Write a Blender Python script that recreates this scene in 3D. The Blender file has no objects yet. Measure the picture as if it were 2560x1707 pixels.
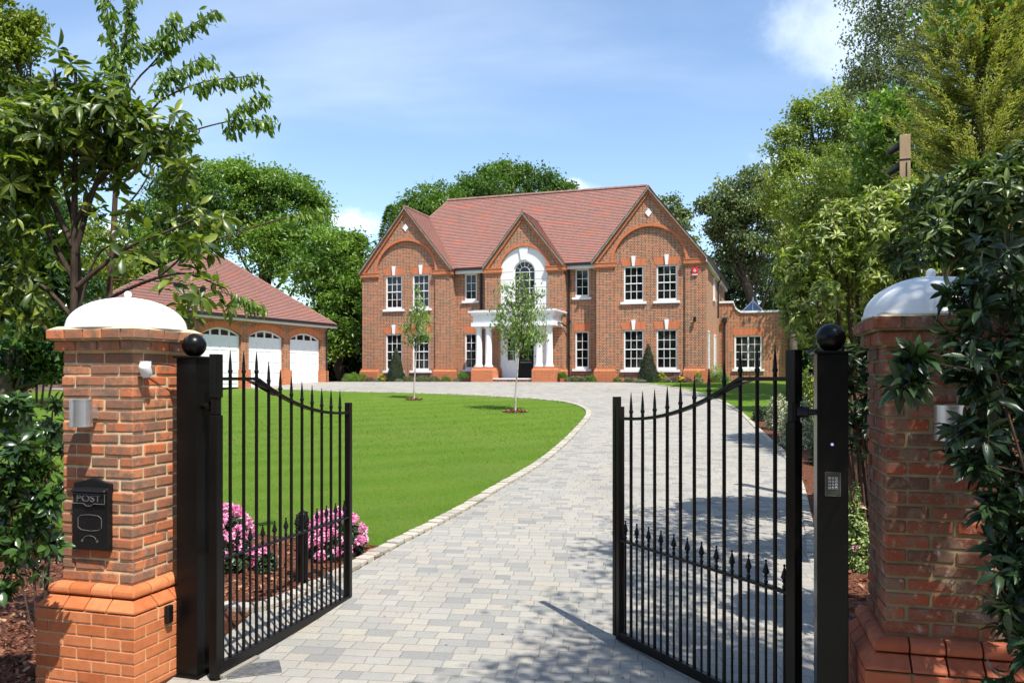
import bpy, bmesh, math, random
import numpy as np
from mathutils import Vector, Matrix

# ---------------------------------------------------------------- camera, sky, sun, exposure
scene = bpy.context.scene
COL = scene.collection
FPX, CXP, HYP, CAMH = 2050.0, 1280.0, 946.0, 2.05      # focal length in photo pixels, horizon row, eye height
cam_data = bpy.data.cameras.new("camera")
cam = bpy.data.objects.new("camera", cam_data)
COL.objects.link(cam)
cam.location = (0, 0, CAMH)
cam.rotation_euler = (math.radians(90), 0, 0)
cam_data.sensor_width = 36
cam_data.lens = FPX / 2560 * 36
cam_data.shift_y = (HYP - 853.5) / 2560
cam_data.clip_start = 0.05
cam_data.clip_end = 3000
scene.camera = cam
scene.view_settings.view_transform = 'Standard'
scene.view_settings.look = 'None'
scene.view_settings.exposure = 0.72
scene.view_settings.gamma = 1
scene.render.film_transparent = False
scene.cycles.max_bounces = 7
scene.cycles.transparent_max_bounces = 8
scene.cycles.use_denoising = True

SUN_TO = Vector((0.30, -0.49, 1.0)).normalized()
SUN_EL = math.asin(SUN_TO.z)
SUN_AZ = math.atan2(SUN_TO.x, SUN_TO.y)
world = bpy.data.worlds.new("World")
scene.world = world
world.use_nodes = True


SKY_TINT = (1.22, 1.25, 1.27, 1)


def build_world():
    nt = world.node_tree
    N, L = nt.nodes, nt.links
    N.clear()
    out = N.new('ShaderNodeOutputWorld')
    bg = N.new('ShaderNodeBackground')
    sky = N.new('ShaderNodeTexSky')
    sky.sky_type = 'NISHITA'
    sky.sun_disc = False
    sky.sun_elevation = SUN_EL
    sky.sun_rotation = SUN_AZ
    sky.air_density = 1.0
    sky.dust_density = 0.5
    sky.ozone_density = 1.5
    bg.inputs['Strength'].default_value = 0.105
    tc = N.new('ShaderNodeTexCoord')
    sep = N.new('ShaderNodeSeparateXYZ')
    L.new(tc.outputs['Generated'], sep.inputs[0])
    # thin clouds: noise over the sky dome, flattened the way a cloud layer overhead is
    add = N.new('ShaderNodeMath'); add.operation = 'ADD'; add.inputs[1].default_value = 0.18
    L.new(sep.outputs['Z'], add.inputs[0])
    dx = N.new('ShaderNodeMath'); dx.operation = 'DIVIDE'
    dy = N.new('ShaderNodeMath'); dy.operation = 'DIVIDE'
    L.new(sep.outputs['X'], dx.inputs[0]); L.new(add.outputs[0], dx.inputs[1])
    L.new(sep.outputs['Y'], dy.inputs[0]); L.new(add.outputs[0], dy.inputs[1])
    cmb = N.new('ShaderNodeCombineXYZ')
    L.new(dx.outputs[0], cmb.inputs[0]); L.new(dy.outputs[0], cmb.inputs[1])
    mp = N.new('ShaderNodeMapping')
    mp.inputs['Location'].default_value = (3.1, 1.7, 0)
    mp.inputs['Rotation'].default_value = (0, 0, 0.5)
    mp.inputs['Scale'].default_value = (0.42, 0.95, 1)
    L.new(cmb.outputs[0], mp.inputs[0])
    nz = N.new('ShaderNodeTexNoise')
    nz.inputs['Scale'].default_value = 1.5
    nz.inputs['Detail'].default_value = 9
    nz.inputs['Roughness'].default_value = 0.52
    nz.inputs['Distortion'].default_value = 0.35
    L.new(mp.outputs[0], nz.inputs['Vector'])
    rp = N.new('ShaderNodeMapRange')
    rp.interpolation_type = 'SMOOTHSTEP'
    rp.inputs['From Min'].default_value = 0.45
    rp.inputs['From Max'].default_value = 0.80
    rp.inputs['To Max'].default_value = 0.28
    L.new(nz.outputs['Fac'], rp.inputs['Value'])

    def puff(px, py, ax, ay, amt, scale, thr):
        # a cumulus of its own: a soft spot on the sky dome broken up by finer noise
        d = Vector(((px - CXP) / FPX, 1, (HYP - py) / FPX)).normalized()
        sub = N.new('ShaderNodeVectorMath'); sub.operation = 'SUBTRACT'
        sub.inputs[1].default_value = d
        nrm = N.new('ShaderNodeVectorMath'); nrm.operation = 'NORMALIZE'
        L.new(tc.outputs['Generated'], nrm.inputs[0])
        L.new(nrm.outputs[0], sub.inputs[0])
        sc = N.new('ShaderNodeVectorMath'); sc.operation = 'MULTIPLY'
        sc.inputs[1].default_value = (1 / ax, 1 / ax, 1 / ay)
        L.new(sub.outputs[0], sc.inputs[0])
        ln = N.new('ShaderNodeVectorMath'); ln.operation = 'LENGTH'
        L.new(sc.outputs[0], ln.inputs[0])
        n2 = N.new('ShaderNodeTexNoise')
        n2.inputs['Scale'].default_value = scale
        n2.inputs['Detail'].default_value = 8
        n2.inputs['Roughness'].default_value = 0.6
        L.new(nrm.outputs[0], n2.inputs['Vector'])
        m = N.new('ShaderNodeMath'); m.operation = 'SUBTRACT'
        L.new(n2.outputs['Fac'], m.inputs[0])
        l2 = N.new('ShaderNodeMath'); l2.operation = 'MULTIPLY'; l2.inputs[1].default_value = 0.9
        L.new(ln.outputs['Value'], l2.inputs[0])
        L.new(l2.outputs[0], m.inputs[1])
        r = N.new('ShaderNodeMapRange'); r.interpolation_type = 'SMOOTHSTEP'
        r.inputs['From Min'].default_value = thr
        r.inputs['From Max'].default_value = thr + 0.40
        r.inputs['To Max'].default_value = amt
        L.new(m.outputs[0], r.inputs['Value'])
        return r.outputs[0]

    outs = [rp.outputs[0],
            puff(2120, 60, 0.17, 0.11, 0.5, 8, -0.06),
            puff(880, 555, 0.085, 0.04, 0.85, 22, 0.02),
            puff(300, 580, 0.08, 0.05, 0.8, 20, 0.02),
            puff(1980, 430, 0.10, 0.06, 0.6, 16, 0.02),
            puff(1430, 480, 0.07, 0.03, 0.6, 20, 0.02)]
    cur = outs[0]
    for o in outs[1:]:
        mx = N.new('ShaderNodeMath'); mx.operation = 'MAXIMUM'
        L.new(cur, mx.inputs[0]); L.new(o, mx.inputs[1])
        cur = mx.outputs[0]
    mix = N.new('ShaderNodeMix'); mix.data_type = 'RGBA'
    L.new(cur, mix.inputs['Factor'])
    hs = N.new('ShaderNodeHueSaturation')
    hs.inputs['Saturation'].default_value = 1.0
    hs.inputs['Value'].default_value = 1.05
    L.new(sky.outputs[0], hs.inputs['Color'])
    tn = N.new('ShaderNodeMix'); tn.data_type = 'RGBA'; tn.blend_type = 'MULTIPLY'; tn.inputs['Factor'].default_value = 1
    tn.inputs['B'].default_value = SKY_TINT
    L.new(hs.outputs[0], tn.inputs['A']); L.new(tn.outputs['Result'], mix.inputs['A'])
    mix.inputs['B'].default_value = (8.2, 8.9, 9.9, 1)
    L.new(mix.outputs['Result'], bg.inputs['Color'])
    L.new(bg.outputs[0], out.inputs['Surface'])


build_world()
sd = bpy.data.lights.new("sun", 'SUN')
sd.energy = 4.4
sd.angle = math.radians(0.53)
sd.color = (1.0, 0.955, 0.885)
sun = bpy.data.objects.new("sun", sd)
COL.objects.link(sun)
sun.rotation_euler = SUN_TO.to_track_quat('Z', 'Y').to_euler()

# ---------------------------------------------------------------- terrain profile and pixel helpers
GK = 1.88 / 31.0


def gz(y):
    """height of the ground at distance y: flat at the gate, rising to the house"""
    y = max(0.0, y)
    if y < 5: return 0.0
    if y < 7: return GK * (y - 5) ** 2 / 4
    if y < 36: return GK * (y - 6)
    if y < 38: return GK * 30 + GK * ((y - 36) - (y - 36) ** 2 / 4)
    return GK * 31


def gpt(px, py, lift=0.0):
    """point of the ground seen at a photo pixel"""
    lo, hi = 2.0, 60.0
    for _ in range(50):
        m = (lo + hi) / 2
        if (CAMH - gz(m)) * FPX / m > py - HYP: lo = m
        else: hi = m
    return Vector(((px - CXP) / FPX * lo, lo, gz(lo) + lift))


def wpt(px, py, y):
    return Vector(((px - CXP) / FPX * y, y, CAMH + (HYP - py) / FPX * y))


# ---------------------------------------------------------------- object helpers
def tag(o, label=None, cat=None, group=None, kind=None):
    if label: o['label'] = label
    if cat: o['category'] = cat
    if group: o['group'] = group
    if kind: o['kind'] = kind
    return o


def empty(name, loc=(0, 0, 0), rz=0.0, label=None, cat=None, group=None):
    o = bpy.data.objects.new(name, None)
    o.empty_display_size = 0.2
    COL.objects.link(o)
    o.location = loc
    o.rotation_euler = (0, 0, rz)
    tag(o, label, cat, group)
    return o


class MB:
    """collects shapes that become ONE mesh object"""
    def __init__(s):
        s.v = []; s.f = []; s.m = []; s.r = []; s.mi = 0; s.rv = 0.5; s.sm = []; s.smooth = False

    def add(s, verts, faces):
        b = len(s.v)
        s.v.extend([tuple(p) for p in verts])
        for f in faces:
            s.f.append(tuple(b + i for i in f)); s.m.append(s.mi); s.r.append(s.rv); s.sm.append(s.smooth)

    def box(s, x0, x1, y0, y1, z0, z1, M=None):
        P = [Vector(p) for p in ((x0, y0, z0), (x1, y0, z0), (x1, y1, z0), (x0, y1, z0), (x0, y0, z1), (x1, y0, z1), (x1, y1, z1), (x0, y1, z1))]
        if M is not None: P = [M @ p for p in P]
        s.add(P, [(0, 3, 2, 1), (4, 5, 6, 7), (0, 1, 5, 4), (1, 2, 6, 5), (2, 3, 7, 6), (3, 0, 4, 7)])

    def quad(s, a, b, c, d): s.add([a, b, c, d], [(0, 1, 2, 3)])

    def poly(s, pts): s.add(pts, [tuple(range(len(pts)))])

    def prism(s, pts, off):
        """polygon (3-D points) extruded by a vector; caps both ends"""
        n = len(pts); off = Vector(off)
        P = [Vector(p) for p in pts]; Q = [p + off for p in P]
        s.add(P + Q, [tuple(range(n)), tuple(range(2 * n - 1, n - 1, -1))] + [(i, i + n, (i + 1) % n + n, (i + 1) % n) for i in range(n)])

    def tube(s, pts, rad, n=6, cap=True):
        pts = [Vector(p) for p in pts]
        if not hasattr(rad, '__len__'): rad = [rad] * len(pts)
        V = []; F = []
        up = Vector((0, 0, 1))
        d0 = (pts[1] - pts[0]).normalized()
        a = d0.cross(up)
        if a.length < 1e-3: a = d0.cross(Vector((1, 0, 0)))
        a.normalize()
        for i, p in enumerate(pts):
            d = (pts[min(i + 1, len(pts) - 1)] - pts[max(i - 1, 0)])
            if d.length < 1e-9: d = d0
            d.normalize()
            a = (a - d * a.dot(d))
            if a.length < 1e-6: a = d.cross(Vector((0.3, 0.7, 0.2)))
            a.normalize()
            b = d.cross(a)
            for k in range(n):
                t = 2 * math.pi * k / n
                V.append(p + (a * math.cos(t) + b * math.sin(t)) * rad[i])
        for i in range(len(pts) - 1):
            for k in range(n):
                k2 = (k + 1) % n
                F.append((i * n + k, i * n + k2, (i + 1) * n + k2, (i + 1) * n + k))
        if cap:
            F.append(tuple(range(n - 1, -1, -1)))
            F.append(tuple((len(pts) - 1) * n + k for k in range(n)))
        s.add(V, F)

    def lathe(s, prof, cx=0, cy=0, n=24, M=None, sq=0.0):
        """profile of (r, z) turned about a vertical axis; sq > 0 squares the plan off"""
        V = []; F = []
        for r, z in prof:
            for k in range(n):
                t = 2 * math.pi * k / n
                rr = r
                if sq: rr = r * (1 + sq * (1 - abs(math.cos(2 * t))))
                p = Vector((cx + rr * math.cos(t), cy + rr * math.sin(t), z))
                V.append(M @ p if M is not None else p)
        for i in range(len(prof) - 1):
            for k in range(n):
                k2 = (k + 1) % n
                F.append((i * n + k, i * n + k2, (i + 1) * n + k2, (i + 1) * n + k))
        F.append(tuple(range(n - 1, -1, -1)))
        F.append(tuple((len(prof) - 1) * n + k for k in range(n)))
        s.add(V, F)

    def wall(s, u0, u1, z0, z1, y, holes=(), rd=0.1):
        """wall face looking to -y with rectangular openings and their reveals"""
        us = sorted(set([u0, u1] + [h[0] for h in holes] + [h[1] for h in holes]))
        zs = sorted(set([z0, z1] + [h[2] for h in holes] + [h[3] for h in holes]))
        inh = lambda u, z: any(h[0] < u < h[1] and h[2] < z < h[3] for h in holes)
        for a, b in zip(us, us[1:]):
            for c, d in zip(zs, zs[1:]):
                if not inh((a + b) / 2, (c + d) / 2):
                    s.quad((a, y, c), (b, y, c), (b, y, d), (a, y, d))
        for a, b, c, d in [h[:4] for h in holes]:
            s.quad((a, y, c), (a, y, d), (a, y + rd, d), (a, y + rd, c))
            s.quad((b, y, d), (b, y, c), (b, y + rd, c), (b, y + rd, d))
            s.quad((a, y, d), (b, y, d), (b, y + rd, d), (a, y + rd, d))
            s.quad((b, y, c), (a, y, c), (a, y + rd, c), (b, y + rd, c))

    def build(s, name, mats, parent=None, bevel=0.0, seg=1, uv=True, smooth=None, loc=None):
        me = bpy.data.meshes.new(name)
        me.from_pydata(s.v, [], s.f)
        if not hasattr(mats, '__len__'): mats = [mats]
        for m in mats: me.materials.append(m)
        me.polygons.foreach_set('material_index', s.m)
        me.polygons.foreach_set('use_smooth', [smooth if smooth is not None else x for x in s.sm])
        at = me.attributes.new('rnd', 'FLOAT', 'FACE')
        at.data.foreach_set('value', s.r)
        if uv:
            lay = me.uv_layers.new(name='UVMap')
            V = me.vertices
            for p in me.polygons:
                n = p.normal
                if abs(n.z) > 0.93: t = Vector((1, 0, 0)); b = Vector((0, 1, 0))
                else:
                    t = Vector((-n.y, n.x, 0)).normalized(); b = n.cross(t)
                    if b.z < 0: b = -b
                for li in p.loop_indices:
                    c = V[me.loops[li].vertex_index].co
                    lay.data[li].uv = (c.dot(t), c.dot(b))
        me.update()
        o = bpy.data.objects.new(name, me)
        COL.objects.link(o)
        if parent is not None: o.parent = parent
        if loc is not None: o.location = loc
        if bevel:
            md = o.modifiers.new('bevel', 'BEVEL')
            md.width = bevel; md.segments = seg; md.limit_method = 'ANGLE'; md.angle_limit = math.radians(40)
        return o


def copy_tree(o, parent=None):
    c = o.copy(); COL.objects.link(c)
    if parent is not None: c.parent = parent
    for ch in list(o.children): copy_tree(ch, c)
    return c


# ---------------------------------------------------------------- materials
MATS = {}


class NT:
    def __init__(s, name):
        s.m = bpy.data.materials.new(name); s.m.use_nodes = True
        s.t = s.m.node_tree; s.N = s.t.nodes; s.L = s.t.links
        s.N.clear()
        s.out = s.N.new('ShaderNodeOutputMaterial')
        s.b = s.N.new('ShaderNodeBsdfPrincipled')
        s.L.new(s.b.outputs[0], s.out.inputs['Surface'])

    def n(s, t, **k):
        x = s.N.new(t)
        for a, v in k.items(): setattr(x, a, v)
        return x

    def link(s, a, b): s.L.new(a, b)

    def math(s, op, a, b=None, c=None):
        x = s.n('ShaderNodeMath', operation=op)
        for i, v in enumerate((a, b, c)):
            if v is None: continue
            if hasattr(v, 'is_linked') or hasattr(v, 'links'): s.link(v, x.inputs[i])
            else: x.inputs[i].default_value = v
        return x.outputs[0]

    def ramp(s, fac, stops, interp='LINEAR'):
        x = s.n('ShaderNodeValToRGB'); cr = x.color_ramp; cr.interpolation = interp
        while len(cr.elements) < len(stops): cr.elements.new(0.5)
        for e, (p, c) in zip(cr.elements, stops):
            e.position = p; e.color = (*c, 1)
        s.link(fac, x.inputs[0])
        return x.outputs[0]

    def noise(s, vec, scale, detail=4, rough=0.55, dim='3D'):
        x = s.n('ShaderNodeTexNoise')
        x.inputs['Scale'].default_value = scale; x.inputs['Detail'].default_value = detail
        x.inputs['Roughness'].default_value = rough
        if vec is not None: s.link(vec, x.inputs['Vector'])
        return x.outputs['Fac']

    def mix(s, fac, a, b, mode='MIX'):
        x = s.n('ShaderNodeMix', data_type='RGBA', blend_type=mode)
        for k, v in (('Factor', fac), ('A', a), ('B', b)):
            if hasattr(v, 'links'): s.link(v, x.inputs[k])
            elif k == 'Factor': x.inputs[k].default_value = v
            else: x.inputs[k].default_value = (*v, 1)
        return x.outputs['Result']

    def bump(s, h, strength=0.3, dist=0.01):
        x = s.n('ShaderNodeBump'); x.inputs['Strength'].default_value = strength; x.inputs['Distance'].default_value = dist
        s.link(h, x.inputs['Height']); s.link(x.outputs[0], s.b.inputs['Normal'])
        return x

    def base(s, v):
        if hasattr(v, 'links'): s.link(v, s.b.inputs['Base Color'])
        else: s.b.inputs['Base Color'].default_value = (*v, 1)

    def set(s, **k):
        for a, v in k.items(): s.b.inputs[a.replace('_', ' ')].default_value = v
        return s

    def coord(s, kind='Object'): return s.n('ShaderNodeTexCoord').outputs[kind]

    def attr(s, name='rnd'):
        x = s.n('ShaderNodeAttribute'); x.attribute_name = name
        return x.outputs['Fac']


def plain(name, col, rough=0.5, var=0.08, scale=6.0, metal=0.0, bump=0.0, spec=0.5):
    m = NT(name)
    n = m.noise(m.coord(), scale, 5)
    lo = tuple(c * (1 - var) for c in col); hi = tuple(min(1, c * (1 + var)) for c in col)
    m.base(m.ramp(n, [(0.3, lo), (0.7, hi)]))
    m.set(Roughness=rough, Metallic=metal, Specular_IOR_Level=spec)
    if bump: m.bump(m.noise(m.coord(), scale * 12, 6), bump, 0.004)
    return m.m


def house_brick(name, run=((0.0, (.44, .145, .065)), (0.35, (.38, .115, .05)), (0.6, (.29, .10, .05)), (0.85, (.18, .10, .065)), (1.0, (.47, .20, .10))),
                course=0.075, per=0.3375, mortar=(.62, .50, .34), dark=(.10, .078, .052)):
    """Flemish bond: long bricks alternating with short, darker headers"""
    m = NT(name)
    sp = m.n('ShaderNodeSeparateXYZ')
    m.link(m.coord('UV'), sp.inputs[0])
    u, v = sp.outputs[0], sp.outputs[1]
    row = m.math('FLOOR', m.math('DIVIDE', v, course))
    fy = m.math('FRACT', m.math('DIVIDE', v, course))
    off = m.math('MULTIPLY', m.math('MODULO', m.math('ABSOLUTE', row), 2.0), 0.5)
    x = m.math('ADD', m.math('DIVIDE', u, per), off)
    cell = m.math('FLOOR', x); fx = m.math('FRACT', x)
    head = m.math('GREATER_THAN', fx, 0.667)
    # joints
    j1 = m.math('LESS_THAN', fy, 0.16)
    j2 = m.math('LESS_THAN', fx, 0.04)
    j3 = m.math('COMPARE', fx, 0.687, 0.02)
    jt = m.math('MAXIMUM', j1, m.math('MAXIMUM', j2, j3))
    cm = m.n('ShaderNodeCombineXYZ')
    m.link(m.math('ADD', cell, m.math('MULTIPLY', head, 0.5)), cm.inputs[0]); m.link(row, cm.inputs[1])
    wn = m.n('ShaderNodeTexWhiteNoise', noise_dimensions='2D'); m.link(cm.outputs[0], wn.inputs['Vector'])
    r = wn.outputs['Value']
    c = m.ramp(r, list(run))
    hd = m.math('MULTIPLY', head, m.math('GREATER_THAN', r, 0.35))
    c = m.mix(m.math('MULTIPLY', hd, 0.9), c, dark)
    big = m.noise(m.coord(), 0.8, 4)
    c = m.mix(m.math('MULTIPLY', big, 0.2), c, (.33, .12, .065))
    c = m.mix(jt, c, mortar)
    m.base(c); m.set(Roughness=0.85, Specular_IOR_Level=0.25)
    h = m.math('SUBTRACT', 1.0, jt)
    m.bump(h, 0.5, 0.006)
    return m.m


def pillar_brick(name, stops, whit=0.35):
    """bricks that are real blocks: colour by block, burnt patches and white bloom on the faces"""
    m = NT(name)
    r = m.attr()
    c = m.ramp(r, stops)
    co = m.coord()
    n1 = m.noise(co, 12, 6, 0.6)
    c = m.mix(m.ramp(n1, [(0.48, (0, 0, 0)), (0.60, (.82, .82, .82))]), c, (.165, .12, .088))
    n2 = m.noise(co, 14, 7, 0.65)
    c = m.mix(m.ramp(n2, [(0.57, (0, 0, 0)), (0.70, (whit, whit, whit))]), c, (.55, .44, .38))
    n3 = m.noise(co, 120, 5, 0.7)
    c = m.mix(0.22, c, m.ramp(n3, [(0.3, (.12, .05, .03)), (0.7, (.62, .33, .2))]), 'MIX')
    m.base(c); m.set(Roughness=0.88, Specular_IOR_Level=0.2)
    h = m.math('ADD', m.noise(co, 45, 6, 0.7), m.math('MULTIPLY', n3, 0.4))
    m.bump(h, 0.55, 0.006)
    return m.m


MATS['hbrick'] = house_brick('facing_brick')
MATS['obrick'] = house_brick('orange_brick', run=((0.0, (.56, .17, .06)), (0.5, (.50, .145, .055)), (1.0, (.44, .13, .055))),
                             mortar=(.50, .30, .17), dark=(.48, .14, .055))
MATS['gbrick'] = house_brick('garage_brick', run=((0.0, (.44, .15, .07)), (0.5, (.34, .12, .06)), (1.0, (.24, .10, .065))), mortar=(.46, .33, .2))


def gauged(name):
    """soft orange rubbed bricks of the lintels and arch rings, thin joints fanning by position"""
    m = NT(name)
    sp = m.n('ShaderNodeSeparateXYZ'); m.link(m.coord('UV'), sp.inputs[0])
    x = m.math('FRACT', m.math('DIVIDE', sp.outputs[0], 0.075))
    cid = m.math('FLOOR', m.math('DIVIDE', sp.outputs[0], 0.075))
    wn = m.n('ShaderNodeTexWhiteNoise', noise_dimensions='1D'); m.link(cid, wn.inputs['W'])
    c = m.ramp(wn.outputs['Value'], [(0, (.50, .135, .05)), (1, (.56, .18, .075))])
    c = m.mix(m.math('MULTIPLY', m.math('LESS_THAN', x, 0.09), 0.6), c, (.55, .33, .18))
    m.base(c); m.set(Roughness=0.85)
    return m.m


MATS['gauged'] = gauged('gauged_brick')
MATS['white'] = plain('white_paint', (.80, .80, .79), 0.45, 0.03)
MATS['stone'] = plain('white_render', (.80, .79, .76), 0.7, 0.05, 2.0, bump=0.1)
MATS['black'] = plain('black_gloss_paint', (.006, .0055, .005), 0.3, 0.3, 3.0, bump=0.06, spec=.22)
MATS['blackm'] = plain('black_matt', (.008, .008, .008), 0.4, 0.3, spec=.3)
MATS['gutter'] = plain('black_plastic', (.015, .015, .017), 0.35, 0.2)
MATS['verge'] = plain('verge_mortar', (.22, .20, .16), 0.9, 0.25, 5)
MATS['mortar'] = plain('mortar', (.66, .52, .31), 0.95, 0.18, 20, bump=0.6)
MATS['steel'] = plain('brushed_steel', (.60, .60, .61), 0.33, 0.04, 20, metal=.85)
MATS['red'] = plain('red_plastic', (.62, .015, .03), 0.4, 0.05)


def dome_mat():
    m = NT('dome_paint')
    st = m.n('ShaderNodeMapping'); st.inputs['Scale'].default_value = (1, 1, .3); m.link(m.coord(), st.inputs[0])
    n = m.noise(st.outputs[0], 9, 7, .7)
    m.base(m.ramp(n, [(.42, (.84, .83, .80)), (.62, (.80, .785, .74)), (.75, (.62, .60, .53))])); m.set(Roughness=.6)
    m.bump(m.noise(m.coord(), 40, 5), .12, .004)
    return m.m


MATS['dome'] = dome_mat()
MATS['wood'] = plain('planed_timber', (.42, .29, .17), 0.75, 0.15, 8, bump=0.2)
MATS['wire'] = plain('fence_wire', (.03, .035, .03), 0.5, 0.2)
MATS['key'] = plain('metal_key', (.55, .55, .56), 0.35, 0.05, metal=0.6)


def glass_mat():
    m = NT('window_glass')
    n = m.noise(m.coord(), 1.3, 3)
    m.base(m.ramp(n, [(0.4, (.004, .005, .005)), (0.7, (.022, .021, .017))]))
    m.set(Roughness=0.03, Specular_IOR_Level=0.5)
    m.bump(m.noise(m.coord(), 2.2, 2), 0.05, 0.02)
    return m.m


MATS['glass'] = glass_mat()


def skylight_mat():
    m = NT('lantern_glass'); m.base((.10, .16, .28)); m.set(Roughness=0.05, Specular_IOR_Level=0.8)
    return m.m


MATS['skyglass'] = skylight_mat()


def tile_mat():
    m = NT('clay_tile')
    sp = m.n('ShaderNodeSeparateXYZ'); m.link(m.coord('UV'), sp.inputs[0])
    r = m.attr()
    # tiles side by side in each course
    row = m.math('FLOOR', m.math('MULTIPLY', r, 512.0))
    x = m.math('ADD', m.math('DIVIDE', sp.outputs[0], 0.165), m.math('MULTIPLY', m.math('MODULO', row, 2.0), 0.5))
    cm = m.n('ShaderNodeCombineXYZ'); m.link(m.math('FLOOR', x), cm.inputs[0]); m.link(row, cm.inputs[1])
    wn = m.n('ShaderNodeTexWhiteNoise', noise_dimensions='2D'); m.link(cm.outputs[0], wn.inputs['Vector'])
    c = m.ramp(wn.outputs['Value'], [(0.0, (.31, .16, .13)), (0.3, (.335, .17, .137)), (0.6, (.30, .158, .13)), (0.82, (.26, .155, .13)), (1.0, (.36, .15, .105))])
    st = m.n('ShaderNodeMapping'); st.inputs['Scale'].default_value = (0.6, 1.6, 1)
    m.link(m.coord('UV'), st.inputs[0])
    big = m.noise(st.outputs[0], 1.1, 5, 0.6)
    c = m.mix(m.ramp(big, [(0.55, (0, 0, 0)), (0.68, (.7, .7, .7))]), c, (.48, .15, .09))
    c = m.mix(m.ramp(m.noise(st.outputs[0], 0.9, 5, 0.7), [(0.58, (0, 0, 0)), (0.72, (.5, .5, .5))]), c, (.20, .145, .125))
    m.base(c); m.set(Roughness=0.8, Specular_IOR_Level=0.3)
    return m.m


MATS['tile'] = tile_mat()
MATS['ridge'] = plain('ridge_tile', (.26, .15, .12), 0.85, 0.3, 5)


def paving_mat():
    m = NT('block_paving')
    mp = m.n('ShaderNodeMapping'); mp.inputs['Rotation'].default_value = (0, 0, math.radians(7)); m.link(m.coord(), mp.inputs[0])
    sp = m.n('ShaderNodeSeparateXYZ'); m.link(mp.outputs[0], sp.inputs[0])
    wob = m.noise(m.coord(), 2.5, 3)
    u = m.math('ADD', sp.outputs[0], m.math('MULTIPLY', wob, 0.05)); v = m.math('ADD', sp.outputs[1], m.math('MULTIPLY', wob, 0.02))
    RH = 0.142
    row = m.math('FLOOR', m.math('DIVIDE', v, RH)); fy = m.math('FRACT', m.math('DIVIDE', v, RH))
    w1 = m.n('ShaderNodeTexWhiteNoise', noise_dimensions='1D'); m.link(row, w1.inputs['W'])
    x = m.math('ADD', m.math('DIVIDE', u, 0.39), m.math('MULTIPLY', w1.outputs['Value'], 7.0))
    cell = m.math('FLOOR', x); fx = m.math('FRACT', x)
    cm0 = m.n('ShaderNodeCombineXYZ'); m.link(cell, cm0.inputs[0]); m.link(row, cm0.inputs[1])
    w2 = m.n('ShaderNodeTexWhiteNoise', noise_dimensions='2D'); m.link(cm0.outputs[0], w2.inputs['Vector'])
    split = m.math('ADD', m.math('MULTIPLY', w2.outputs['Value'], 0.3), 0.35)
    side = m.math('GREATER_THAN', fx, split)
    cm = m.n('ShaderNodeCombineXYZ'); m.link(m.math('ADD', m.math('MULTIPLY', cell, 2.0), side), cm.inputs[0]); m.link(row, cm.inputs[1])
    w3 = m.n('ShaderNodeTexWhiteNoise', noise_dimensions='2D'); m.link(cm.outputs[0], w3.inputs['Vector'])
    c = m.ramp(w3.outputs['Value'], [(0.0, (.215, .214, .206)), (0.15, (.265, .262, .248)), (0.36, (.31, .30, .272)), (0.6, (.352, .332, .288)), (0.8, (.345, .313, .265)), (1.0, (.295, .285, .264))])
    gr = m.noise(m.coord(), 60, 6, 0.75)
    c = m.mix(0.5, c, m.ramp(gr, [(0.3, (.32, .32, .31)), (0.7, (.66, .64, .60))]), 'OVERLAY')
    st = m.noise(m.coord(), 0.7, 5, 0.6)
    c = m.mix(m.ramp(st, [(0.4, (0, 0, 0)), (0.75, (.3, .3, .3))]), c, (.38, .37, .34))
    a = m.math('MINIMUM', fy, m.math('SUBTRACT', 1.0, fy))           # distance to the joints, in metres
    a = m.math('MULTIPLY', a, RH)
    b1 = m.math('MULTIPLY', m.math('MINIMUM', fx, m.math('SUBTRACT', 1.0, fx)), 0.39)
    b2 = m.math('MULTIPLY', m.math('ABSOLUTE', m.math('SUBTRACT', fx, split)), 0.39)
    dj = m.math('MINIMUM', a, m.math('MINIMUM', b1, b2))
    js = m.n('ShaderNodeMapRange'); js.inputs['From Min'].default_value = 0.0015; js.inputs['From Max'].default_value = 0.0055
    m.link(m.math('ADD', dj, m.math('MULTIPLY', m.math('SUBTRACT', gr, 0.5), 0.016)), js.inputs['Value'])
    wear = m.noise(m.coord(), 0.45, 7, 0.7)
    c = m.mix(m.ramp(wear, [(0.48, (0, 0, 0)), (0.70, (.38, .38, .38))]), c, (.20, .19, .165))
    c = m.mix(js.outputs[0], (.20, .182, .145), c)
    m.base(c); m.set(Roughness=0.85, Specular_IOR_Level=0.3)
    hh = m.n('ShaderNodeMapRange'); hh.inputs['From Max'].default_value = 0.012; m.link(dj, hh.inputs['Value'])
    tilt = m.math('MULTIPLY', w3.outputs['Value'], 0.25)
    m.bump(m.math('ADD', m.math('ADD', hh.outputs[0], tilt), m.math('MULTIPLY', gr, 0.35)), 0.6, 0.006)
    return m.m


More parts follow.
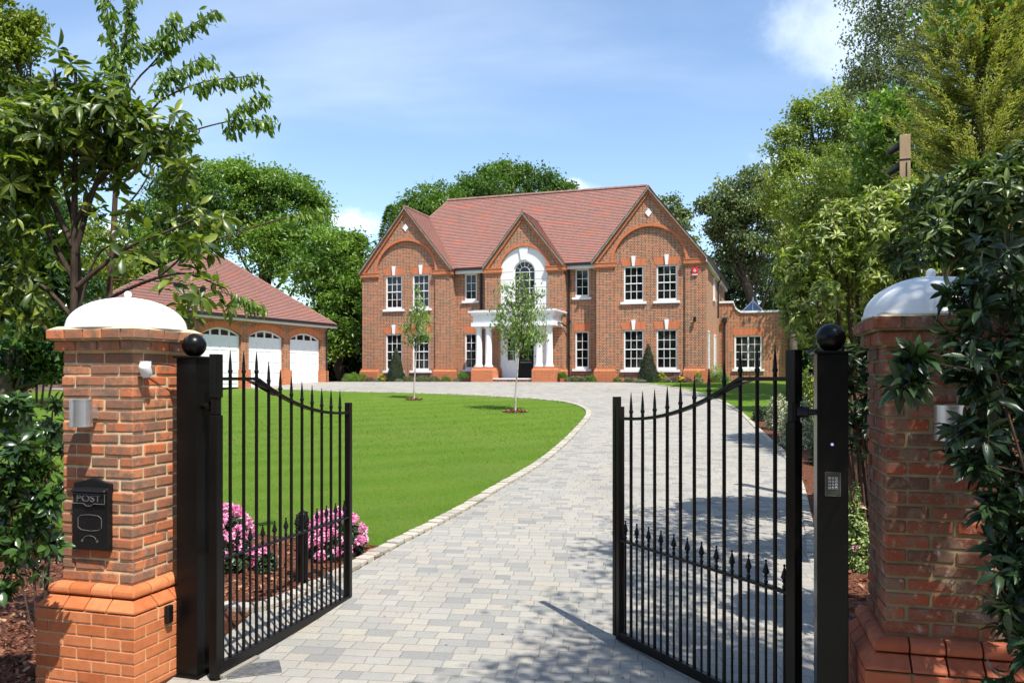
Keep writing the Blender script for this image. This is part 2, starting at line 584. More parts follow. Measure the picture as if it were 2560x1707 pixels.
def lawn_mat():
    m = NT('mown_grass')
    co = m.coord()
    n = m.noise(co, 0.55, 5, 0.6)
    c = m.ramp(n, [(0.3, (.075, .155, .010)), (0.7, (.10, .18, .015))])
    n2 = m.noise(co, 26, 6, 0.7)
    c = m.mix(0.7, c, m.ramp(n2, [(0.3, (.30, .34, .2)), (0.7, (.72, .70, .55))]), 'OVERLAY')
    st = m.n('ShaderNodeMapping'); st.inputs['Rotation'].default_value = (0, 0, math.radians(-24)); m.link(co, st.inputs[0])
    sp = m.n('ShaderNodeSeparateXYZ'); m.link(st.outputs[0], sp.inputs[0])
    stripe = m.math('SINE', m.math('MULTIPLY', m.math('ADD', sp.outputs[1], m.math('MULTIPLY', n, 0.6)), 5.2))
    c = m.mix(m.math('MULTIPLY', m.math('ADD', stripe, 1.0), 0.18), c, (.15, .215, .03))
    c = m.mix(m.ramp(m.noise(co, 0.35, 6, 0.65), [(0.5, (0, 0, 0)), (0.75, (.45, .45, .45))]), c, (.17, .20, .05))
    m.base(c); m.set(Roughness=0.9, Specular_IOR_Level=0.15)
    m.bump(m.noise(co, 60, 6, 0.8), 0.9, 0.03)
    return m.m


def bark_mat():
    m = NT('bark_mulch')
    co = m.coord()
    vo = m.n('ShaderNodeTexVoronoi'); vo.inputs['Scale'].default_value = 45; m.link(co, vo.inputs['Vector'])
    c = m.ramp(m.noise(co, 30, 6, 0.7), [(0.3, (.06, .022, .012)), (0.55, (.15, .055, .028)), (0.75, (.30, .13, .07))])
    m.base(c); m.set(Roughness=0.9, Specular_IOR_Level=0.2)
    m.bump(vo.outputs['Distance'], 1.0, 0.02)
    return m.m


MATS['paving'] = paving_mat()
MATS['lawn'] = lawn_mat()
MATS['bark'] = bark_mat()
MATS['soil'] = plain('garden_soil', (.10, .06, .04), 0.95, 0.4, 3, bump=0.8)
MATS['chip'] = None


def chip_mat():
    m = NT('bark_chip')
    c = m.ramp(m.attr(), [(0, (.055, .02, .012)), (0.4, (.15, .05, .025)), (0.8, (.27, .11, .06)), (1, (.42, .24, .15))])
    m.base(c); m.set(Roughness=0.8, Specular_IOR_Level=0.3)
    return m.m


MATS['chip'] = chip_mat()


def granite_mat():
    m = NT('granite_sett')
    co = m.coord()
    c = m.ramp(m.attr(), [(0, (.30, .28, .24)), (0.5, (.48, .44, .37)), (1, (.40, .38, .34))])
    c = m.mix(0.5, c, m.ramp(m.noise(co, 55, 6, 0.75), [(0.3, (.3, .28, .26)), (0.7, (.68, .65, .6))]), 'OVERLAY')
    m.base(c); m.set(Roughness=0.85)
    m.bump(m.noise(co, 30, 6, 0.7), 0.8, 0.012)
    return m.m


MATS['granite'] = granite_mat()


def leaf_mat(name, lo, hi, rough=0.42, trans=0.3, tc=None, spec=0.45, mid=None):
    m = NT(name)
    stops = [(0, lo), (1, hi)] if mid is None else [(0, lo), (0.5, mid), (1, hi)]
    c = m.ramp(m.attr(), stops)
    m.base(c); m.set(Roughness=rough, Specular_IOR_Level=spec)
    t = m.n('ShaderNodeBsdfTranslucent')
    tcol = m.mix(1.0, c, tc or (1.5, 1.75, 0.6), 'MULTIPLY')
    m.link(tcol, t.inputs['Color'])
    mx = m.n('ShaderNodeMixShader'); mx.inputs[0].default_value = trans
    m.link(m.b.outputs[0], mx.inputs[1]); m.link(t.outputs[0], mx.inputs[2])
    m.link(mx.outputs[0], m.out.inputs['Surface'])
    return m.m


def bark_trunk(name, a, b):
    m = NT(name)
    st = m.n('ShaderNodeMapping'); st.inputs['Scale'].default_value = (1, 1, 0.25); m.link(m.coord(), st.inputs[0])
    n = m.noise(st.outputs[0], 18, 6, 0.7)
    m.base(m.ramp(n, [(0.35, a), (0.65, b)])); m.set(Roughness=0.9, Specular_IOR_Level=0.2)
    m.bump(n, 0.7, 0.01)
    return m.m


MATS['trunk'] = bark_trunk('tree_bark', (.05, .038, .028), (.15, .115, .085))
MATS['twig'] = bark_trunk('twig_bark', (.06, .035, .025), (.14, .08, .055))
MATS['laurelbark'] = bark_trunk('laurel_bark', (.028, .02, .014), (.085, .06, .042))
MATS['birchbark'] = bark_trunk('pale_bark', (.25, .20, .16), (.62, .56, .49))
# ---------------------------------------------------------------- the ground
def sheet(name, pts, lift, m, kind='structure', label=None):
    bm = bmesh.new()
    vs = [bm.verts.new((p[0], p[1], 0)) for p in pts]
    f = bm.faces.new(vs)
    bmesh.ops.triangulate(bm, faces=[f])
    ys = [p[1] for p in pts]
    cuts = [5 + 0.25 * i for i in range(9)] + [36 + 0.25 * i for i in range(9)]
    for c in cuts:
        if min(ys) < c < max(ys):
            bmesh.ops.bisect_plane(bm, geom=bm.verts[:] + bm.edges[:] + bm.faces[:], plane_co=(0, c, 0), plane_no=(0, 1, 0))
    for v in bm.verts: v.co.z = gz(v.co.y) + lift
    bmesh.ops.recalc_face_normals(bm, faces=bm.faces)
    if sum(f.normal.z for f in bm.faces) < 0: bmesh.ops.reverse_faces(bm, faces=bm.faces)
    me = bpy.data.meshes.new(name); bm.to_mesh(me); bm.free()
    me.materials.append(m)
    o = bpy.data.objects.new(name, me); COL.objects.link(o)
    tag(o, label, None, None, kind)
    return o


def chaikin(P, n=2):
    for _ in range(n):
        Q = [P[0]]
        for a, b in zip(P, P[1:]):
            Q += [a.lerp(b, .25), a.lerp(b, .75)]
        Q.append(P[-1]); P = Q
    return P


KL = [gpt(*p) for p in ((440, 1518), (521, 1523), (585, 1533), (640, 1534), (690, 1522), (759, 1491), (822, 1463), (879, 1435), (986, 1372), (1085, 1322), (1176, 1273), (1266, 1216), (1334, 1178),
                        (1401, 1128), (1455, 1072), (1480, 1040), (1475, 1024), (1437, 1009), (1380, 1002), (1294, 995), (1115, 986), (990, 982.5), (860, 980), (700, 974), (555, 969.5), (430, 967))]
KL = chaikin(KL, 2)
KR = [gpt(*p) for p in ((1613, 958.5), (1657, 964), (1717, 974), (1768, 988), (1806, 1002), (1851, 1027), (1881, 1054), (1910, 1084), (1973, 1136), (2007, 1200), (2030, 1290), (2050, 1420))]
KR = chaikin(KR, 2)
GD = Vector((0.4349, 0.9005, 0)); GP = Vector((-0.9005, 0.4349, 0)); G0 = Vector((-9.83, 35.0, 0))
HD = Vector((math.cos(math.radians(18.5)), -math.sin(math.radians(18.5)), 0)); HN = Vector((-math.sin(math.radians(18.5)), -math.cos(math.radians(18.5)), 0))
HO = Vector((5.617, 38.0, 1.88))
hw = lambda u, v: HO + HD * u + HN * v

sheet('ground', [(-400, -40), (400, -40), (400, 700), (-400, 700)], 0.0, MATS['soil'])
pav = [(-2.32, -3), (-2.32, 5.55), (-3.3, 6.6)] + [(p.x, p.y) for p in KL]
gA = G0 + GD * -6.0 + GP * 0.4; gB = G0 + GD * 4.2 + GP * 0.4
pav += [(-19, 33), (gA.x, gA.y), (gB.x, gB.y)]
for u, v in ((-15.5, 1.0), (-15, .35), (-1.5, .35), (-0.6, 1.05), (0.6, 1.35)):
    p = hw(u, v); pav.append((p.x, p.y))
pav += [(p.x, p.y) for p in KR] + [(2.35, 5.2), (2.2, 4.3), (2.25, -3)]
sheet('driveway', pav, 0.010, MATS['paving'])
lawn = [(p.x, p.y) for p in KL[12:]] + [(-19, 30.5), (-24, 24), (-12, 10.5), (-5.6, 9.0), (-4.6, 8.9)]
bedtop = [gpt(*p) for p in ((600, 1339), (645, 1339), (760, 1352), (870, 1366), (953, 1368), (985, 1371))]
i0 = min(range(len(KL)), key=lambda i: (KL[i] - gpt(988, 1371)).length)
lawn = [(p.x, p.y) for p in KL[i0:]] + [(-19, 30.5), (-26, 24), (-14, 9.6)] + [(p.x, p.y) for p in bedtop]
lawn_o = sheet('lawn', lawn, 0.022, MATS['lawn'])
bed = [(p.x, p.y) for p in KL[2:i0 + 1]] + [(p.x, p.y) for p in reversed(bedtop)] + [(-14, 9.6), (-9, 5.6), (-9, 3.4), (-2.34, 3.6), (-2.34, 5.2), (-3.4, 6.7)]
sheet('mulch_bed', bed, 0.016, MATS['bark'])
lr = [(p.x, p.y) for p in KR[2:26]]
pe = gpt(1886, 1046)
lawn_r = lr + [(pe.x, pe.y)] + [(gpt(1975, 985).x, gpt(1975, 985).y), (15, 36), (30, 75), (2, 75)]
p1_, p2_ = hw(3.6, .5), hw(0.8, 1.0)
lawn_r += [(hw(7.6, -12).x, hw(7.6, -12).y), (p1_.x, p1_.y), (p2_.x, p2_.y)]
lawn_r = lr + [(pe.x, pe.y), (gpt(1975, 985).x, gpt(1975, 985).y), (18, 36), (40, 80), (22, 80), (hw(7.6, -9).x, hw(7.6, -9).y), (hw(3.7, -8).x, hw(3.7, -8).y), (p1_.x, p1_.y), (p2_.x, p2_.y)]
sheet('side_lawn', lawn_r, 0.022, MATS['lawn'])
rb = [(p.x, p.y) for p in KR[24:]] + [(2.45, 5.0), (9, 5.0), (16, 30), (gpt(1975, 985).x, gpt(1975, 985).y), (pe.x, pe.y)]
sheet('side_bed', rb, 0.014, MATS['bark'])
hb = [hw(u, v) for u, v in ((-16, .3), (-16, 1.0), (-13, 1.45), (-9.4, 1.35), (-7.5, 1.5), (-7.5, .3))]
sheet('front_bed', [(p.x, p.y) for p in hb], 0.018, MATS['bark'])
hb = [hw(u, v) for u, v in ((-3.3, .2), (-3.3, 1.5), (-1.9, 1.2), (-.5, 1.05), (3.6, .75), (4.2, -1), (3.4, -1), (3.2, 0))]
sheet('border_bed', [(p.x, p.y) for p in hb], 0.024, MATS['bark'])

RNG = random.Random(5)


def kerb(name, P, w, h, inset, step=0.17):
    mb = MB()
    L = [0]
    for a, b in zip(P, P[1:]): L.append(L[-1] + (b - a).length)
    s = 0; i = 0
    while s < L[-1] - step:
        ln = step * RNG.uniform(0.8, 1.2)
        while i < len(L) - 2 and L[i + 1] < s + ln / 2: i += 1
        t = (s + ln / 2 - L[i]) / max(1e-6, L[i + 1] - L[i])
        c = P[i].lerp(P[i + 1], t); d = (P[i + 1] - P[i]); d.z = 0; d.normalize()
        n = Vector((-d.y, d.x, 0)) * inset
        c = c + n * (w / 2) + Vector((RNG.uniform(-.004, .004), RNG.uniform(-.004, .004), 0))
        M = Matrix.Translation((c.x, c.y, gz(c.y))) @ Matrix.Rotation(math.atan2(d.y, d.x) + RNG.uniform(-.04, .04), 4, 'Z') @ Matrix.Rotation(RNG.uniform(-.03, .03), 4, 'X')
        mb.rv = RNG.random()
        hh = h + RNG.uniform(-.006, .006)
        mb.box(-ln / 2 + .008, ln / 2 - .008, -w / 2, w / 2, -.05, hh, M)
        s += ln
    o = mb.build(name, MATS['granite'], bevel=0.012, seg=2)
    tag(o, None, None, None, 'structure')
    return o


kerb('kerb', KL[4:-3], 0.15, 0.055, 1)
kerb('kerb', [p for p in KR], 0.11, 0.035, -1)


# ---------------------------------------------------------------- the house
house = empty('brick_house', HO, math.radians(-18.5), 'large two-storey red brick house with three front gables, red tiled roof and white columned porch', 'house')


def arcpts(cx, cz, r, a0=180, a1=0, n=24, y=0.0):
    return [(cx + r * math.cos(math.radians(a0 + (a1 - a0) * i / n)), y, cz + r * math.sin(math.radians(a0 + (a1 - a0) * i / n))) for i in range(n + 1)]


def sash(root, u0, u1, z0, z1, y, cols, rows, lintel=True, key=True, meet=True, sill=True, spread=.16, lab=None):
    f = MB()
    fw = 0.065
    yf = y + .045
    f.box(u0, u0 + fw, yf, yf + .1, z0, z1); f.box(u1 - fw, u1, yf, yf + .1, z0, z1)
    f.box(u0 + fw, u1 - fw, yf, yf + .1, z1 - fw, z1); f.box(u0 + fw, u1 - fw, yf - .012, yf + .1, z0, z0 + .12)
    a, b, c, d = u0 + fw, u1 - fw, z0 + .12, z1 - fw
    yb = yf + .035
    for i in range(1, cols):
        x = a + (b - a) * i / cols; f.box(x - .013, x + .013, yb, yb + .03, c, d)
    for i in range(1, rows):
        z = c + (d - c) * i / rows
        if meet and i == rows // 2: f.box(a, b, yb - .02, yb + .04, z - .024, z + .024)
        else: f.box(a, b, yb - .002, yb + .028, z - .013, z + .013)
    w = f.build('window', MATS['white'], root, bevel=0.004)
    if lab: w['label'] = lab
    g = MB(); g.quad((a, yb + .015, c), (b, yb + .015, c), (b, yb + .015, d), (a, yb + .015, d))
    g.build('pane', MATS['glass'], w)
    if sill:
        s = MB(); s.box(u0 - .14, u1 + .14, y - .09, y + .04, z0 - .11, z0 + .0); s.build('sill', MATS['white'], w, bevel=.01)
    if lintel:
        l = MB(); h = .36
        l.prism([(u0 - .05, y - .012, z1 + .003), (u1 + .05, y - .012, z1 + .003), (u1 + spread, y - .012, z1 + h), (u0 - spread, y - .012, z1 + h)], (0, .03, 0))
        l.build('lintel', MATS['gauged'], w)
    if key:
        k = MB(); c_ = (u0 + u1) / 2
        k.prism([(c_ - .055, y - .06, z1 + .0), (c_ + .055, y - .06, z1 + .0), (c_ + .1, y - .06, z1 + .46), (c_ - .1, y - .06, z1 + .46)], (0, .07, 0))
        k.build('keystone', MATS['white'], w)
    return w


def bay(cu, W, F, apex, cap, spring, R, field_holes, ptop):
    """projecting gabled bay: pilasters and gable in one plane, a recessed field under a blind arch"""
    m = MB()
    pts = [(cu - W, -.11, 0), (cu - F, -.11, 0), (cu - F, -.11, spring)] + arcpts(cu, spring, R, 180, 0, 28, -.11)[1:-1] + [(cu + F, -.11, spring), (cu + F, -.11, 0), (cu + W, -.11, 0), (cu + W, -.11, cap), (cu, -.11, apex), (cu - W, -.11, cap)]
    m.prism(pts, (0, .75, 0))
    m.build('wall', MATS['hbrick'], house)
    if field_holes is not None:
        m = MB()
        m.wall(cu - F - .02, cu + F + .02, 0, spring + .001, 0, field_holes, .1)
        a = arcpts(cu, spring, R + .02, 180, 0, 28, 0.0)
        m.poly([(cu - F - .02, 0, spring)] + a[1:-1] + [(cu + F + .02, 0, spring)])
        m.build('wall', MATS['hbrick'], house)
    # arch ring of orange bricks
    r = MB()
    a = arcpts(cu, spring, R, 180, 0, 44); b = arcpts(cu, spring, R + .125, 180, 0, 44)
    for i in range(44):
        r.prism([(a[i][0], -.135, a[i][2]), (a[i + 1][0], -.135, a[i + 1][2]), (b[i + 1][0], -.135, b[i + 1][2]), (b[i][0], -.135, b[i][2])], (0, .15, 0))
    o = r.build('arch', MATS['gauged'], house)
    lay = o.data.uv_layers[0]
    for p in o.data.polygons:
        for li in p.loop_indices:
            c = o.data.vertices[o.data.loops[li].vertex_index].co
            lay.data[li].uv = (math.atan2(c.z - spring, c.x - cu) * (R + .06), math.hypot(c.x - cu, c.z - spring))
    # pilaster capitals (corbelled courses) and plinths
    for s in (-1, 1):
        x0, x1 = sorted((cu + s * W, cu + s * F))
        e = .0
        c = MB()
        c.box(x0 - .05, x1 + .05, -.16, .3, ptop - .30, ptop - .22)
        c.box(x0 - .09, x1 + .09, -.20, .3, ptop - .22, ptop - .04)
        c.box(x0 - .11, x1 + .11, -.22, .3, ptop - .04, ptop)
        c.build('capital', MATS['obrick'], house)
        p = MB()
        p.box(x0 - .10, x1 + .10, -.22, .5, 0, .52)
        p.prism([(x0 - .10, -.22, .52), (x1 + .10, -.22, .52), (x1 + .05, -.16, .6), (x0 - .05, -.16, .6)], (0, .7, 0))
        p.box(x0 - .05, x1 + .05, -.16, .45, .6, .68)
        p.build('plinth', MATS['obrick'], house)


LW = [(-12.75, -11.83), (-11.24, -10.32)]
RW = [(-.45, .48), (1.07, 2.01)]
holesL = [(a, b, c, d) for a, b in LW for c, d in ((.56, 2.44), (3.69, 5.43))]
holesR = [(a, b, c, d) for a, b in RW for c, d in ((.56, 2.42), (3.71, 5.37))]
bay(-11.58, 2.46, 1.64, 8.66, 5.58, 5.50, 1.64, holesL, 5.58)
bay(.74, 2.46, 1.66, 8.74, 5.58, 5.50, 1.66, holesR, 5.58)
bay(-5.30, 1.98, 1.21, 7.98, 5.5, 5.34, 1.21, None, 5.54)
for h in holesL + holesR: sash(house, *h, 0.0, 3, 4)
# recessed main walls with narrow windows
NL, NR = (-8.59, -7.95), (-2.89, -2.22)
for (a, b), (w0, w1) in ((NL, (-9.15, -7.25)), (NR, (-3.35, -1.68))):
    m = MB()
    hs = [(a, b, .62, 2.43), (a, b, 4.05, 5.41)]
    m.wall(w0, w1, 0, 5.75, .5, hs, .1)
    m.build('wall', MATS['hbrick'], house)
    sash(house, *hs[0], .5, 2, 4, True, False, spread=.1)
    sash(house, *hs[1], .5, 2, 3, False, False, meet=False)
# side walls
m = MB()
m.quad((3.2, -.1, 0), (3.2, 13, 0), (3.2, 13, 5.6), (3.2, -.1, 5.6))
m.box(3.195, 3.31, -.105, .85, 0, 5.56)
m.quad((-14.04, 13, 0), (-14.04, .6, 0), (-14.04, .6, 5.6), (-14.04, 13, 5.6))
m.quad((3.2, 13, 0), (-14.04, 13, 0), (-14.04, 13, 5.6), (3.2, 13, 5.6))
m.build('wall', MATS['hbrick'], house)
p = MB(); p.box(3.3, 3.42, -.2, .95, 0, .6); p.build('plinth', MATS['obrick'], house)


def side_window(y0, y1, z0, z1):
    f = MB(); x = 3.2
    f.box(x - .02, x + .05, y0, y0 + .07, z0, z1); f.box(x - .02, x + .05, y1 - .07, y1, z0, z1)
    f.box(x - .02, x + .05, y0 + .07, y1 - .07, z0, z0 + .09); f.box(x - .02, x + .05, y0 + .07, y1 - .07, z1 - .07, z1)
    for i in range(1, 4):
        z = z0 + .09 + (z1 - z0 - .16) * i / 4; f.box(x, x + .03, y0 + .07, y1 - .07, z - .012, z + .012)
    f.box(x - .02, x + .1, y0 - .1, y1 + .1, z0 - .1, z0 + .001)
    w = f.build('window', MATS['white'], house)
    g = MB(); g.quad((x + .012, y0, z0), (x + .012, y1, z0), (x + .012, y1, z1), (x + .012, y0, z1)); g.build('pane', MATS['glass'], w)
    l = MB(); l.box(x, x + .02, y0 - .1, y1 + .1, z1, z1 + .36); l.build('lintel', MATS['gauged'], w)


side_window(1.6, 2.5, .56, 2.44); side_window(5.4, 6.3, .56, 2.44); side_window(5.0, 5.6, 4.2, 5.3)


# tiled roofs: every course is a strip of its own, laid over the one below
def clip(poly, a, b):
    def half(P, f):
        out = []
        for i in range(len(P)):
            p, q = P[i], P[(i + 1) % len(P)]
            fp, fq = f(p), f(q)
            if fp >= 0: out.append(p)
            if (fp >= 0) != (fq >= 0):
                t = fp / (fp - fq); out.append((p[0] + (q[0] - p[0]) * t, p[1] + (q[1] - p[1]) * t))
        return out
    P = half(poly, lambda p: p[1] - a)
    return half(P, lambda p: b - p[1]) if P else []


def tiled(mb, pts, gauge=.115, lift=.03, sd=0):
    P = [Vector(p) for p in pts]
    n = (P[1] - P[0]).cross(P[2] - P[1]).normalized()
    if n.z < 0: n = -n
    t = Vector((-n.y, n.x, 0)).normalized(); b = n.cross(t)
    if b.z < 0: b = -b; t = -t
    o = P[0]
    q = [((p - o).dot(t), (p - o).dot(b)) for p in P]
    lo = min(x[1] for x in q); hi = max(x[1] for x in q)
    k = 0; v = lo
    rr = random.Random(int(lo * 100) + sd)
    while v < hi - 1e-4:
        c = clip(q, v, min(v + gauge, hi))
        if len(c) >= 3:
            V = []
            for x, y in c:
                V.append(o + t * x + b * y + n * (lift * (1 - (y - v) / gauge)))
            mb.rv = (k + .5) / 512
            mb.add(V, [tuple(range(len(V)))])
            lowp = [i for i, (x, y) in enumerate(c) if abs(y - v) < 1e-5]
            if len(lowp) >= 2:
                xs = [c[i][0] for i in lowp]
                A = o + t * min(xs) + b * v; B = o + t * max(xs) + b * v
                mb.add([A - n * .004, B - n * .004, B + n * lift, A + n * lift], [(0, 1, 2, 3)])
        k += 1; v += gauge


def fixn(o):
    bm = bmesh.new(); bm.from_mesh(o.data)
    for f in bm.faces:
        if f.normal.z < -0.01: f.normal_flip()
    bm.to_mesh(o.data); bm.free()


EZ = 5.60; YF = .18; PS = 1.25


def zy(z): return YF + (z - EZ) / PS


r = MB()
aR, aL, aC = 8.93, 8.84, 8.17
uR, uL, uC = .73, -11.57, -5.31
gy = -.30
tiled(r, [(uL, YF, EZ), (uR, YF, EZ), (uR, zy(aR), aR), (0, 3.6, 9.87), (-10.8, 3.6, 9.87), (uL, zy(aL), aL)])
tiled(r, [(3.4, gy, EZ), (3.4, 13.3, EZ), (0, 9.7, 9.87), (0, 3.6, 9.87), (uR, zy(aR), aR), (uR, gy, aR)])
tiled(r, [(uR, gy, aR), (uR, zy(aR), aR), (uR - (aR - EZ) / PS, YF, EZ), (uR - (aR - EZ) / PS, gy, EZ)])
tiled(r, [(-14.18, gy, EZ), (-14.18, 13.3, EZ), (-10.8, 9.7, 9.87), (-10.8, 3.6, 9.87), (uL, zy(aL), aL), (uL, gy, aL)])
tiled(r, [(uL, gy, aL), (uL, zy(aL), aL), (uL + (aL - EZ) / PS, YF, EZ), (uL + (aL - EZ) / PS, gy, EZ)])
tiled(r, [(uC, gy, aC), (uC, zy(aC), aC), (uC + (aC - EZ) / PS, YF, EZ), (uC + (aC - EZ) / PS, gy, EZ)])
tiled(r, [(uC, gy, aC), (uC, zy(aC), aC), (uC - (aC - EZ) / PS, YF, EZ), (uC - (aC - EZ) / PS, gy, EZ)])
tiled(r, [(-14.18, 13.3, EZ), (3.4, 13.3, EZ), (0, 9.7, 9.87), (-10.8, 9.7, 9.87)])
r.rv = .1
r.poly([(-10.8, 3.6, 9.86), (0, 3.6, 9.86), (0, 9.7, 9.86), (-10.8, 9.7, 9.86)])
roof = r.build('roof', MATS['tile'], house)
# ridge and hip tiles
t = MB()


def ridge_run(mb, a, b, rad=.10, n=None):
    a, b = Vector(a), Vector(b); L = (b - a).length; n = int(L / .3)
    for i in range(n):
        p, q = a.lerp(b, i / n), a.lerp(b, (i + .97) / n)
        mb.rv = RNG.random()
        mb.tube([p, q], [rad, rad * .94], 8)


ridge_run(t, (-10.85, 3.6, 9.88), (.05, 3.6, 9.88))
ridge_run(t, (uR, gy, aR + .0), (uR, zy(aR), aR), .085); ridge_run(t, (uL, gy, aL), (uL, zy(aL), aL), .085); ridge_run(t, (uC, gy, aC), (uC, zy(aC), aC), .085)
ridge_run(t, (0, 3.6, 9.86), (uR, zy(aR), aR), .06); ridge_run(t, (-10.8, 3.6, 9.86), (uL, zy(aL), aL), .06)
t.build('ridge_tiles', MATS['ridge'], roof)
# verges: mortar edge under the tiles, orange brick strip under that
for uc, ap in ((uR, aR), (uL, aL), (uC, aC)):
    half = (ap - EZ) / PS
    for s in (-1, 1):
        v = MB()
        e = (uc + s * half, EZ)
        v.prism([(uc, gy - .012, ap - .02), (e[0], gy - .012, e[1] - .02), (e[0] - s * .03, gy - .012, e[1] - .095), (uc, gy - .012, ap - .115)], (0, .16, 0))
        v.build('verge', MATS['verge'], roof)
        v = MB()
        v.prism([(uc, -.20, ap - .12), (e[0] - s * .05, -.20, e[1] - .1), (e[0] - s * .20, -.20, e[1] - .14), (uc, -.20, ap - .30)], (0, .12, 0))
        v.build('brick_verge', MATS['obrick'], house)
    d = MB(); zz = {uR: 7.78, uL: 7.80}.get(uc)
    if zz:
        d.prism([(uc - .16, -.15, zz), (uc, -.15, zz - .2), (uc + .16, -.15, zz), (uc, -.15, zz + .2)], (0, .06, 0))
        d.build('diamond', MATS['white'], house)
# gutters, fascias, downpipes
g = MB(); w = MB()
for a, b in ((-8.98, -7.32), (-3.28, -1.90)):
    g.box(a, b, YF - .13, YF + .0, EZ - .06, EZ + .06)
    w.box(a, b, YF + .0, YF + .03, EZ - .2, EZ - .03)
    w.box(a, b, YF + .03, .5, EZ - .2, EZ - .18)
g.box(3.36, 3.5, gy, 13.2, EZ - .06, EZ + .05)
w.box(3.33, 3.36, gy, 13.2, EZ - .2, EZ - .03); w.box(3.2, 3.34, gy + .1, 13.2, EZ - .2, EZ - .18)
g.build('gutter', MATS['gutter'], house); w.build('fascia', MATS['white'], house)
for u in (-7.70, -3.17):
    m = MB(); m.tube([(u, .42, EZ), (u, .42, .05)], .045, 10)
    for z in (1.2, 2.9, 4.6): m.box(u - .07, u + .07, .36, .5, z, z + .05)
    m.build('downpipe', MATS['gutter'], house)
m = MB(); m.tube([(-3.17, .42, 2.6), (-3.17, .1, 2.62), (-3.3, -.4, 2.75), (-3.32, -1.0, 2.78)], .035, 8); m.build('downpipe', MATS['gutter'], house)
m = MB(); m.tube([(3.45, 7.4, EZ), (3.27, 7.4, EZ - .35), (3.27, 7.4, 3.4)], .045, 8); m.build('downpipe', MATS['gutter'], house)

# centre bay: white rendered surround with tall arched window
m = MB()
y0 = -.02
o_ = arcpts(uC + .01, 5.34, 1.2, 180, 0, 28, y0); i_ = arcpts(uC + .01, 5.32, .55, 0, 180, 20, y0)
m.prism([(-6.5, y0, 3.3)] + o_ + [(-4.1, y0, 3.3), (-4.75, y0, 3.3)] + i_ + [(-5.85, y0, 3.3)], (0, .22, 0))
sur = m.build('window_surround', MATS['stone'], house)
k = MB(); k.prism([(uC - .14, -.09, 5.9), (uC + .14, -.09, 5.9), (uC + .24, -.09, 6.52), (uC - .24, -.09, 6.52)], (0, .1, 0)); k.build('keystone', MATS['white'], sur)
k = MB()
for z in (3.75, 4.15, 4.55, 4.95, 5.33):
    for a, b in ((-6.5, -5.86), (-4.74, -4.1)): k.box(a, b, -.024, -.02, z, z + .015)
k.build('joint', MATS['verge'], sur)
f = MB(); yf = .06
c_ = uC + .01
for s in (-1, 1): f.box(c_ + s * .52 - .035, c_ + s * .52 + .035, yf, yf + .08, 3.3, 5.32)
ao = arcpts(c_, 5.32, .56, 180, 0, 24, yf); ai = arcpts(c_, 5.32, .49, 180, 0, 24, yf)
for i in range(24): f.prism([ai[i], ai[i + 1], ao[i + 1], ao[i]], (0, .08, 0))
a2 = arcpts(c_, 5.32, .27, 180, 0, 18, yf + .02); a3 = arcpts(c_, 5.32, .24, 180, 0, 18, yf + .02)
for i in range(18): f.prism([a3[i], a3[i + 1], a2[i + 1], a2[i]], (0, .03, 0))
for deg in (30, 60, 90, 120, 150):
    d = Vector((math.cos(math.radians(deg)), 0, math.sin(math.radians(deg)))); n_ = Vector((-d.z, 0, d.x)) * .012
    p = Vector((c_, yf + .02, 5.32)); q0, q1 = p + d * .25, p + d * .5
    f.prism([q0 - n_, q1 - n_, q1 + n_, q0 + n_], (0, .03, 0))
for u in (-.25, .25): f.box(c_ + u - .013, c_ + u + .013, yf + .02, yf + .05, 3.3, 5.32)
for z in (5.32, 4.93, 4.54, 4.15, 3.76): f.box(c_ - .5, c_ + .5, yf + .018, yf + .048, z - .014, z + .014)
w = f.build('arched_window', MATS['white'], house)
g = MB(); g.poly([(c_ - .5, yf + .04, 3.3)] + arcpts(c_, 5.32, .5, 180, 0, 20, yf + .04) + [(c_ + .5, yf + .04, 3.3)])
g.build('pane', MATS['glass'], w)

# porch
PL, PR, PV = -7.40, -3.38, -1.62
po = MB()
po.box(PL - .02, PR + .02, PV - .02, .3, 2.62, 2.80)
po.box(PL + .05, PR - .05, PV + .05, .3, 2.80, 3.12)
po.box(PL - .02, PR + .02, PV - .02, .3, 3.12, 3.20)
po.prism([(PL - .02, PV - .02, 3.20), (PR + .02, PV - .02, 3.20), (PR + .02, .3, 3.20), (PL - .02, .3, 3.20)], (0, 0, .001))
# sloping cornice
a = [(PL - .02, PV - .02, 3.20), (PR + .02, PV - .02, 3.20), (PR + .02, .3, 3.20), (PL - .02, .3, 3.20)]
b = [(PL - .14, PV - .14, 3.28), (PR + .14, PV - .14, 3.28), (PR + .14, .3, 3.28), (PL - .14, .3, 3.28)]
c = [(x, y_, 3.35) for x, y_, _ in b]
po.add(a + b + c, [(0, 1, 5, 4), (1, 2, 6, 5), (3, 0, 4, 7), (4, 5, 9, 8), (5, 6, 10, 9), (7, 4, 8, 11), (8, 9, 10, 11)])
porch = po.build('porch', MATS['white'], house, bevel=.006)
q = MB(); q.box(PL + .05, PR - .05, PV + .1, .2, 3.351, 3.42); q.build('lead_roof', MATS['verge'], porch)
for x0, x1 in ((PL - .02, -6.36), (-4.42, PR + .02)):
    p = MB(); p.box(x0, x1, PV - .02, -.5 if x0 > -5 else -.7, 0, .56)
    ye = -.5 if x0 > -5 else -.7
    p.prism([(x0, PV - .02, .56), (x1, PV - .02, .56), (x1 - .05, PV + .03, .64), (x0 + .05, PV + .03, .64)], (0, .9, 0))
    p.box(x0 + .05, x1 - .05, PV + .03, ye - .03, .64, .70)
    p.build('pier', MATS['obrick'], porch)
